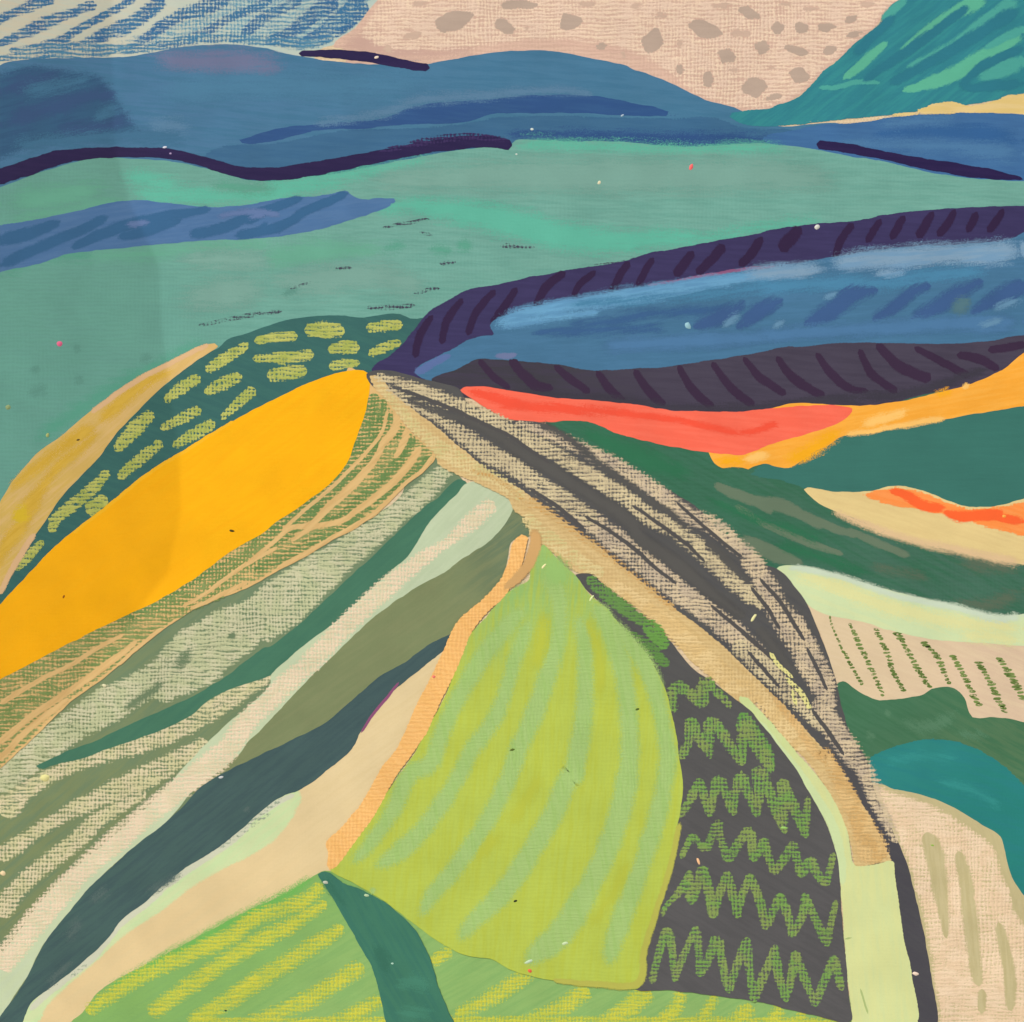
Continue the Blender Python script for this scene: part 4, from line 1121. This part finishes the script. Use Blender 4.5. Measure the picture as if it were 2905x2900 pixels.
sl = patch('stripe', '@21 1400,962 1330,985 1250,1032 1100,1142 900,1262 700,1432 500,1592 250,1712 0,1832 @30 1500,240 1370,322 1250,452 1100,592 950,702 800,832 600,1022 450,1202 300,1392 200,1592 100,1752 0,1892 @s -20,2930 @30 140,1960 170,1890 230,1782 400,1652 600,1492 750,1342 830,1232 1000,1102 1200,922 1500,732 1700,572 @31 0,565 150,442 260,372 360,346 560,202 700,82 755,10 @21 770,1652 850,1532 950,1402 1100,1272 1250,1152 1355,1065',
           paint((70, 94, 96), (64, 88, 92), -38, 0.7, grad=(1200, 1900, 350, 2600, (72, 100, 97))), ART, 'slate green stripe down to the lower left corner')
strokes(sl, 'brush_stroke', smear((100, 118, 114), 0.5, 16, 1.0, -40), [('@30 600,1120 760,990', [20, 40]), ('@30 1660,490 1720,460', [10, 12]), ('@30 450,1400 560,1200', [30, 40]), ('@30 1000,1060 1250,900', [20, 40]), ('@30 300,1700 500,1500', [30, 30])])
ribbon('brush_stroke', '@21 1040,1290 960,1400 860,1520 780,1640', [6, 14, 12, 8], smear((156, 80, 128), 0.8, 3, 0.6), sl)

# ---- bottom green field with yellow stripes
bf = patch('field', '@31 490,912 300,1032 0,1172 @30 1400,1322 1000,1532 700,1702 560,1862 490,1929 @s 190,2930 2440,2930 2440,2880 2300,2800 1700,2700 @31 1500,1400 900,1000 560,895',
           paint((136, 182, 102), (130, 176, 104), -30, 0.6, grad=(700, 2700, 900, 2880, (146, 186, 110))), ART, 'fresh green field with yellow stripes at the bottom')
ribbon('brush_stroke', '@31 480,925 250,1070 0,1190 @30 1400,1345 1000,1560 720,1720', [40, 60, 60, 60, 60, 30], smear((112, 184, 90), 0.85, 14, 0.5, -30), bf)
ylw = chalk((208, 208, 74), 0.32, (196, 204, 76), patch=0.4, edge=18, soft=0.18)
strokes(bf, 'yellow_stripe', ylw, [
    ('@31 520,985 430,1080 250,1150 0,1250 @30 1600,1330 1300,1460 1000,1600 780,1730 590,1860', [60, 90, 90, 100, 110, 100, 90, 90, 70]),
    ('@31 550,1110 300,1265 0,1420 @30 1450,1575 1250,1710 1020,1880', [50, 90, 100, 100, 100, 80]),
    ('@31 665,1275 400,1440 200,1570 0,1690 @30 1550,1790 1400,1880 1300,1960', [50, 100, 110, 120, 120, 110, 100]),
    ('@31 800,1545 600,1665 400,1785 150,1890 -100,1960', [90, 100, 110, 90, 60]), ('@31 925,1765 800,1835 650,1905 480,1960', [70, 90, 70, 60]),
    ('@31 1400,1430 1260,1520', [66, 56]), ('@31 1929,1610 1700,1745 1430,1880', [80, 100, 60]), ('@32 270,1590 60,1710', [60, 90]),
    ('@32 650,1700 480,1820 200,1920 0,1960', [100, 100, 60, 50]), ('@32 1070,1700 920,1830 740,1960', [130, 120, 110]), ('@32 1290,1710 1240,1840 1120,1960', [70, 80, 90]), ('@32 1515,1740 1470,1850 1390,1960', [66, 72, 80]),
    ('@32 1745,1800 1710,1880 1620,1960', [80, 110, 120]), ('@33 50,1800 20,1880 -60,1960', [80, 100, 80]), ('@33 265,1820 220,1900 170,1960', [56, 70, 80]), ('@33 430,1860 370,1960', [50, 80]), ('@33 640,1880 640,1960', [40, 70])], tip=0.5)
ribbon('yellow_stripe', '@s 560,2897 900,2896 1300,2893 1800,2894 2400,2896', [16, 22, 22, 20, 16], ylw, bf)

# ---- road ground, tan lane, mint lane
rd = patch('road', '@11 820,872 900,845 980,850 1100,878 1300,928 1460,976 1500,1052 1650,1142 1800,1190 @12 200,1190 350,1212 480,1282 600,1352 850,1452 1050,1582 1350,1752 1450,1840 @22 1400,100 1550,250 1700,352 1900,532 @23 120,440 240,515 380,662 460,792 530,952 600,1152 650,1302 690,1502 760,1682 860,1840 @33 890,300 960,472 1060,682 1140,882 1200,1132 1250,1352 1290,1602 1325,1960 1150,1960 1130,1600 1000,900 600,200 @23 300,1550 @22 1500,1050 1000,620 500,260 @12 100,1700 @11 1300,1300 1000,1050 840,930',
           paint((88, 88, 88), (80, 80, 84), 35, 0.6, grad=(2300, 2000, 2550, 2400, (76, 75, 82))), ART, 'charcoal road with cream pastel streaks')
pinkc = chalk((220, 200, 166), 0.39, (204, 186, 160), patch=0.7, edge=14, soft=0.13)
yelc = chalk((220, 204, 164), 0.38, (208, 192, 156), patch=0.7, edge=14, soft=0.13)
tan = patch('road', '@11 835,880 870,870 930,900 1000,990 1150,1110 1300,1230 1500,1400 1700,1560 @22 200,-30 300,50 430,150 580,260 720,360 880,490 1080,650 1280,810 1480,960 1630,1090 @23 0,1160 200,1350 350,1512 480,1660 640,1812 @33 500,2 650,152 760,332 860,482 940,642 1000,760 1030,830 900,850 770,865 740,740 720,642 650,482 560,322 450,152 350,2 @23 400,1842 300,1702 200,1562 100,1432 0,1330 @22 1850,1560 1650,1420 1500,1272 1350,1152 1200,982 1050,852 950,762 850,702 750,622 680,560 560,542 430,432 330,352 240,282 250,202 130,112 120,20 @11 1800,1780 1700,1682 1530,1602 1400,1552 1300,1482 1270,1400 1150,1292 1050,1182 950,1050 860,960',
             paint((224, 196, 140), (214, 184, 126), 40, 0.8, weave=0.45, wc=(194, 160, 108), bump=0.4, rag=7), ART, 'tan lane running down the left side of the road', walls=False)
strokes(tan, 'pastel_stroke', chalk((226, 206, 150), 0.42, (214, 200, 140), patch=0.4, edge=10), [
    ('@11 900,930 1000,1060 1150,1230 1310,1370 1480,1480 1700,1590 1900,1730', [60, 60, 90, 120, 110, 90, 80]), ('@22 200,150 350,280 550,430 750,560', [80, 120, 100, 80])])
strokes(tan, 'pastel_stroke', chalk((208, 170, 110), 0.58, (210, 166, 102), patch=0.4, edge=12), [
    ('@11 1530,1530 1680,1580 1820,1670 1950,1790', [16, 24, 30, 30]), ('@22 250,30 420,160 600,290 800,430 1000,590 1250,800', [60, 60, 70, 60, 60, 50]), ('@33 560,120 680,330 790,560 870,760', [60, 110, 130, 130]), ('@23 150,1350 350,1580 500,1770', [70, 90, 110])])
strokes(tan, 'pastel_stroke', chalk((234, 206, 150), 0.38, (226, 194, 134), patch=0.4, edge=10), [
    ('@22 800,600 1000,760 1250,950 1500,1180 1700,1350', [100, 130, 140, 150, 150]), ('@23 0,1260 200,1480 400,1720 @33 450,50', [100, 120, 120, 100])])
strokes(rd, 'pastel_streak', pinkc, [
    ('@22 380,-20 520,80 680,200 850,330 1050,490 1250,650 1450,800 1650,960 1850,1120 @23 50,1100 220,1270', [90, 120, 150, 160, 160, 160, 160, 160, 160, 140, 80]),
    ('@12 150,1205 350,1270 520,1340 720,1440 950,1570 1150,1700 1350,1850 @22 1480,200 1680,370 1850,520', [40, 80, 100, 110, 120, 120, 120, 120, 110, 100]),
    ('@22 1700,450 1860,560 @23 90,560 200,720 290,860 380,1020 460,1170 540,1320 620,1480', [60, 130, 160, 170, 170, 150, 150, 140, 90]),
    ('@23 380,830 470,1020 560,1200 620,1350', [30, 60, 80, 90]),
    ('@23 500,1400 590,1550 680,1680 770,1810 830,1900 @33 830,170 880,300 920,400', [100, 130, 150, 150, 150, 140, 120, 90]),
    ('@33 850,300 920,420 990,560 1060,700', [60, 100, 90, 50])])
strokes(rd, 'pastel_streak', yelc, [
    ('@11 870,890 980,910 1150,970 1350,1050 1550,1140 1700,1200 @12 100,1250 300,1350 500,1470 700,1590 900,1720 1080,1850 @22 1250,250 1450,420 1650,600 1800,740', [40, 60, 90, 110, 110, 100, 110, 110, 110, 120, 120, 120, 120, 130, 130, 100]),
    ('@11 950,960 1100,1050 1300,1160 1500,1300 1700,1450 @12 100,1480 300,1620 500,1750 700,1880', [30, 60, 90, 110, 130, 130, 130, 130, 110]),
    ('@23 -60,1020 60,1110 200,1240 330,1380 450,1500 560,1620', [100, 140, 150, 120, 80, 50]),
    ('@22 1750,650 1880,830 @23 60,700 120,800', [60, 90, 80, 40])])
strokes(rd, 'dark_rut', smear((90, 89, 87), 0.85, 12, 0.4, 38), [
    ('@11 1100,1040 1300,1130 1500,1190 @12 0,1280 200,1420 400,1530 650,1690 950,1900 @22 1000,300 1250,480 1500,690 1720,850', [14, 29, 43, 72, 79, 79, 86, 94, 94, 94, 72, 36]),
    ('@12 320,1215 520,1320 750,1500 950,1640 1150,1790 @22 1180,110 1320,240', [29, 32, 26, 29, 29, 29, 22]), ('@22 1450,340 1600,460 1750,620', [36, 43, 14]),
    ('@23 100,920 200,1030 290,1150 370,1250', [43, 65, 58, 29])])
strokes(rd, 'dark_rut', smear((84, 82, 82), 0.85, 4, 0.6, 38), [
    ('@11 1050,975 1250,1050 1450,1130 1600,1200 @12 100,1290 250,1390 380,1480', [10, 18, 20, 18, 16, 14, 8]), ('@12 250,1650 450,1790 620,1929', [10, 18, 14]),
    ('@22 620,150 800,260 950,370 1100,500 1250,620', [10, 16, 18, 16, 10]), ('@22 950,80 1120,200 1300,330 1450,470', [10, 16, 18, 10]), ('@22 1480,760 1650,900 1820,1050 1929,1150', [10, 18, 22, 10]),
    ('@22 1250,60 1420,210 1560,330 1700,440', [8, 14, 14, 10]), ('@23 120,580 260,740 350,880 430,1010', [10, 18, 20, 12]), ('@23 60,640 170,780 260,930', [12, 20, 12]), ('@23 440,1050 520,1210 580,1350', [10, 18, 10]),
    ('@23 480,1480 600,1640 700,1790', [14, 22, 14]), ('@23 40,1080 170,1230 260,1330', [10, 18, 10])])
strokes(rd, 'pastel_line', chalk((232, 226, 150), 0.30, edge=5), [('@23 190,1085 270,1190 350,1260', [18, 22, 12]), ('@23 300,1260 400,1360 470,1480', [18, 30, 24]), ('@23 340,1340 370,1450', [20, 18])])
ln = patch('road', '@22 1640,1385 1740,1400 @23 85,1440 235,1600 385,1820 @33 405,80 530,260 650,450 730,640 775,850 900,850 1030,825 1050,950 1080,1150 1120,1400 1160,1600 1185,1960 765,1960 740,1800 710,1500 682,1200 670,950 640,750 580,570 480,390 350,170 240,0 @23 250,1760 100,1552 0,1440',
            paint((218, 224, 158), (210, 222, 162), 85, 0.7, rag=3, grad=(2250, 2300, 2150, 2050, (206, 222, 154))), ART, 'pale lime lane beside the charcoal road', walls=False)
ribbon('brush_stroke', '@23 120,1560 260,1760 400,1950 @33 400,230 520,410 620,590 670,800 690,1000', [40, 50, 60, 60, 60, 60, 60, 40], smear((206, 226, 174), 0.8, 8, 0.5, 50), ln)
strokes(ln, 'pastel_stroke', chalk((230, 194, 134), 0.38, (218, 178, 116), patch=0.4, edge=12, soft=0.12), [
    ('@23 220,1400 390,1610 530,1800 @33 560,80 690,270 780,470 830,660 860,840', [30, 44, 50, 60, 70, 90, 110, 100]), ('@33 640,260 770,480 860,660 920,840', [60, 130, 190, 230])])
strokes(ln, 'pastel_line', smear((150, 176, 110), 0.7, 3, 0.8, 80), [('@33 810,1700 860,1870', [4, 6]), ('@33 700,1360 750,1350', [5, 6]), ('@33 730,1740 745,1880', [8, 8])])

# ---- dark field with green zigzags
dk = patch('field', '@22 565,555 600,545 660,550 720,592 800,682 950,782 1050,872 1200,1002 1350,1182 1500,1290 1650,1402 1750,1480 1929,1722 @33 240,2 350,172 480,392 580,572 640,752 668,952 680,1202 708,1502 738,1802 752,1905 @s 2400,2900 @33 500,1885 300,1835 @32 1900,1805 1500,1745 1200,1710 960,1695 @32 1010,1500 1200,850 1270,300 @22 1230,1650 1160,1350 1030,1100 750,780',
           paint((88, 88, 88), (82, 82, 84), 30, 0.5, grad=(1900, 1900, 2000, 2700, (92, 91, 93))), ART, 'charcoal field with green zigzag lines')
zg = chalk((122, 164, 84), 0.40, (138, 160, 90), patch=0.5, edge=7, soft=0.12, ps=0.01)
ribbon('brush_stroke', '@22 640,570 760,680 900,790 1060,900', [60, 100, 90, 60], chalk((104, 146, 78), 0.3, edge=8), dk)
ribbon('brush_stroke', '@22 1040,870 1110,960 1190,1060', [90, 130, 80], chalk((108, 158, 76), 0.3, edge=8), dk)
ribbon('brush_stroke', '@22 1690,1500 1760,1630 1850,1770 1910,1890', [70, 130, 120, 40], chalk((104, 156, 78), 0.33, (118, 160, 84), edge=8, soft=0.12), dk)
ribbon('brush_stroke', '@22 920,950 1060,1060 1200,1180', [50, 100, 60], chalk((98, 140, 74), 0.34, edge=8), dk)
for path, w in [('@22 1230,1490 1225,1320 1240,1300 1330,1350 1440,1450 1420,1290 1440,1270 1510,1340 1620,1460', [80, 80, 90, 100, 80, 90, 90, 80, 50]),
                ('@22 1280,1810 1340,1700 1350,1540 1400,1640 1480,1800 1470,1560 1490,1540 1590,1690 1700,1850 1700,1650 1710,1560 1790,1690 1900,1900', [60, 80, 80, 80, 40, 90, 90, 90, 50, 90, 120, 140, 60]),
                ('@32 1270,520 1340,420 1410,270 1440,400 1475,510 1530,260 1550,260 1600,400 1640,500 1680,240 1710,240 1760,400 1800,510 @33 100,200 130,200 200,390 290,620 265,290 290,280 360,480 435,655 450,400', [50, 70, 60, 70, 70, 80, 80, 70, 50, 70, 80, 80, 60, 100, 110, 100, 50, 70, 70, 90, 60, 50]),
                ('@32 1285,800 1360,650 1400,700 1460,745 1540,555 1560,700 1600,820 1740,610 1760,620 @33 80,820 150,680 220,905 350,705 405,925 470,810 575,985 625,780', [40, 60, 70, 60, 70, 70, 80, 70, 70, 60, 70, 60, 70, 70, 80, 60, 40]),
                ('@32 1155,1200 1180,1130 1330,940 1340,900 1350,1110 1420,880 1440,880 1500,1200 1600,910 1665,1200 1755,930 1860,1275 @33 260,1060 340,1330 430,1065 580,1390 640,1110', [30, 34, 60, 60, 60, 70, 70, 60, 60, 60, 60, 70, 60, 60, 60, 60, 40]),
                ('@32 1085,1645 1180,1300 1200,1300 1240,1630 1385,1290 1410,1600 1515,1355 1540,1370 1610,1710 1735,1370 1780,1770 @33 225,1420 300,1770 365,1460 500,1800 630,1490 680,1700', [50, 70, 80, 50, 60, 60, 70, 70, 60, 70, 60, 70, 50, 70, 60, 70, 50])]:
    zigzag(path, [q * 0.86 for q in w], zg, dk)
# ---- lime field
lm = patch('field', '@22 335,350 430,442 560,562 660,692 780,792 900,942 1050,1102 1140,1252 1172,1332 1212,1482 1252,1682 1285,1920 @32 1262,60 1292,252 1291,402 1252,602 1212,852 1150,1082 1070,1302 1022,1472 1000,1690 850,1692 700,1672 500,1652 300,1622 100,1562 0,1502 @31 1500,1472 1300,1372 1180,1282 1100,1222 900,1072 700,962 570,885 600,830 700,702 850,502 1000,302 1150,2 @21 1180,1800 1300,1500 1400,1280 1500,1000 1650,832 1780,682 1929,582 @22 250,482 300,402',
           paint((186, 204, 88), (186, 198, 70), 95, 0.6, weave=0.08, grad=(1560, 1950, 1540, 1660, (158, 196, 114))), ART, 'lime field with mint stripes in the centre')
mnt = smear((166, 200, 124), 0.92, 12, 0.35, 80, c2=(160, 196, 116), bump=0.6)
strokes(lm, 'mint_stripe', mnt, [
    ('@22 330,480 440,700 450,950 385,1200 280,1500 150,1800 @31 1830,150 1700,450 1550,700 1380,930 1250,1080 1180,1240', [120, 110, 100, 120, 130, 120, 120, 120, 120, 120, 110, 60]),
    ('@22 560,800 620,1000 630,1250 620,1500 580,1750 540,1929 @32 520,250 420,480 280,720 150,930 0,1110 @31 1550,1240 1430,1390', [90, 100, 110, 120, 130, 140, 140, 140, 130, 140, 140, 120, 60]),
    ('@22 640,720 760,850 850,1080 905,1350 930,1700 @32 930,100 900,350 830,600 730,850 600,1100 450,1330 180,1550', [110, 120, 130, 120, 120, 140, 150, 150, 150, 170, 180, 60]),
    ('@22 780,840 930,1020 1050,1200 1130,1450 1180,1700 @32 1190,100 1150,400 1060,720 960,1000 860,1270 770,1570', [60, 110, 130, 110, 110, 120, 130, 120, 130, 140, 80]),
    ('@22 260,830 150,1130 30,1500 @21 1580,1700 @31 1550,50 1430,280 1250,550 1050,760 850,880', [70, 90, 100, 110, 110, 110, 120, 130, 70]),
    ('@21 1929,750 1700,1000 1500,1300 1350,1600 1250,1850 @31 1120,230 1000,480 850,700 700,860', [100, 120, 110, 110, 110, 120, 110, 100, 60]),
    ('@31 880,1000 850,1060', [30, 30])])
strokes(lm, 'brush_stroke', smear((152, 196, 116), 0.9, 24, 0.5, 80), [('@22 360,380 420,520 520,640', [60, 160, 160]), ('@21 1929,600 1760,760', [40, 60])])
strokes(lm, 'brush_stroke', smear((186, 190, 52), 0.5, 14, 0.7, 90), [('@22 340,780 330,980 260,1250', [50, 90, 80]), ('@32 940,800 830,1020 650,1300', [30, 50, 40]), ('@22 620,830 720,1080 740,1400', [30, 60, 60]), ('@31 1750,620 1550,850', [70, 60]), ('@32 350,200 100,600', [60, 80])])
ribbon('brush_stroke', '@32 1275,560 1200,900 1110,1180 1030,1450 990,1660 700,1670 400,1640', [20, 26, 26, 30, 40, 30, 12], smear((186, 172, 84), 0.6, 9, 0.5), lm)
# ---- orange pastel line and tan edge
oc = patch('path_edge', '@21 1880,275 1920,290 1915,380 1890,480 1830,610 1740,730 1620,850 1540,960 1490,1080 1430,1220 1370,1340 1300,1490 1230,1640 1160,1800 @31 1130,60 1060,200 980,330 900,480 820,600 720,730 640,840 570,890 545,860 555,780 540,700 640,600 750,470 830,350 900,220 980,110 1010,30 @21 960,1880 1020,1750 1080,1620 1170,1420 1270,1230 1340,1080 1390,960 1470,840 1600,730 1720,600 1790,440 1820,330',
           paint((252, 198, 124), (246, 190, 112), 50, 0.7, weave=0.5, wc=(238, 176, 104), bump=0.8, rag=5), ART, 'orange pastel line between beige and lime fields', walls=False)
ribbon('brush_stroke', '@22 275,230 285,350 240,480 170,570 70,660', [60, 80, 70, 60, 30], smear((206, 166, 110), 0.85, 8, 0.5, 60), oc)
# ---- teal curved stripe in front
ts = patch('stripe', '@31 488,912 510,897 535,895 570,905 640,962 780,1022 900,1082 1050,1192 1150,1292 1250,1482 1310,1682 1380,1852 1420,1960 980,1960 920,1762 860,1562 760,1382 680,1242 600,1092 540,1002',
           paint((66, 124, 102), (58, 116, 102), 60, 0.7), ART, 'dark teal curved stripe at the bottom')
strokes(ts, 'brush_stroke', smear((74, 140, 118), 0.6, 18, 0.9, 10), [('@31 1000,1700 1150,1650 1270,1740', [40, 90, 60]), ('@31 1000,1880 1150,1860 1300,1880', [60, 80, 40])])
strokes(ts, 'brush_stroke', smear((50, 104, 90), 0.6, 14, 0.8, 60), [('@31 860,1370 930,1480 960,1620', [40, 80, 40]), ('@31 500,930 580,1010 700,1150', [40, 50, 30])])

# ---- crumbs and flecks of dried paint
for (x, y, r, c, rot, asp) in [(169, 976, 9, (238, 110, 150), 0, 1.1), (1961, 474, 6, (250, 110, 110), -1.1, 1.7), (1700, 518, 5, (232, 226, 190), -0.8, 1.3), (2318, 644, 8, (214, 214, 206), -0.4, 1.2),
                               (128, 2207, 13, (228, 222, 152), 0.2, 1.2), (2597, 2762, 6, (245, 220, 200), 0.2, 1.8), (1509, 367, 4, (214, 226, 220), 0, 1.5), (1068, 163, 4, (240, 220, 200), -0.3, 1.8),
                               (1951, 924, 9, (150, 196, 210), 0.9, 1.4), (1543, 1606, 3.5, (250, 240, 180), -0.8, 3.2), (1678, 1697, 4, (222, 236, 170), -0.9, 3.0), (2138, 1752, 5, (236, 232, 170), -1.0, 3.0),
                               (1453, 2127, 4, (92, 110, 40), -0.2, 2.2), (1808, 2012, 3.5, (80, 100, 40), -0.3, 2.0), (1462, 2556, 3.5, (30, 40, 26), -0.4, 2.0), (1503, 2754, 6, (240, 110, 80), 0.4, 1.2), (1981, 2443, 4, (255, 200, 150), 1.2, 3.2),
                               (658, 1506, 4, (70, 60, 20), 0.2, 2.2), (181, 1693, 3, (150, 80, 20), -1.1, 2.0), (1231, 1920, 5, (240, 130, 110), 0.2, 1.3), (640, 2867, 3, (40, 60, 40), 0, 1.4), (1113, 2733, 3, (180, 220, 200), 0, 1.5),
                               (1603, 2676, 5, (206, 226, 180), -0.3, 2.2), (1500, 2728, 5, (200, 224, 190), -0.4, 3.0), (2645, 2398, 3, (150, 190, 80), 0.2, 2.0), (8, 2478, 8, (240, 216, 170), 0.5, 1.3), (24, 1156, 8, (150, 170, 120), 0, 1.2),
                               (135, 1235, 6, (176, 190, 120), -1.2, 1.3), (1465, 438, 2.5, (220, 230, 220), 0, 1.4), (1765, 328, 3, (180, 200, 220), -0.6, 2.0), (1040, 2540, 5, (190, 214, 170), 0.1, 1.8), (924, 2503, 5, (196, 200, 180), 0.1, 1.8),
                               (468, 418, 3.5, (220, 220, 235), -0.2, 2.0), (484, 436, 3, (170, 150, 190), 0, 1.3), (296, 1945, 5, (228, 222, 180), 0.2, 1.5), (400, 2130, 4, (232, 222, 180), 0.6, 1.8), (627, 2205, 4, (214, 214, 214), -0.2, 2.0),
                               (2848, 1465, 5, (255, 176, 80), 0.3, 1.4), (2224, 2348, 4, (160, 210, 110), 0.1, 3.0), (222, 1248, 3, (90, 70, 30), -0.3, 2.0)]:
    fleck((x, y), r * 0.85, c, ART, rot, asp)
print('coats', STACK.max())
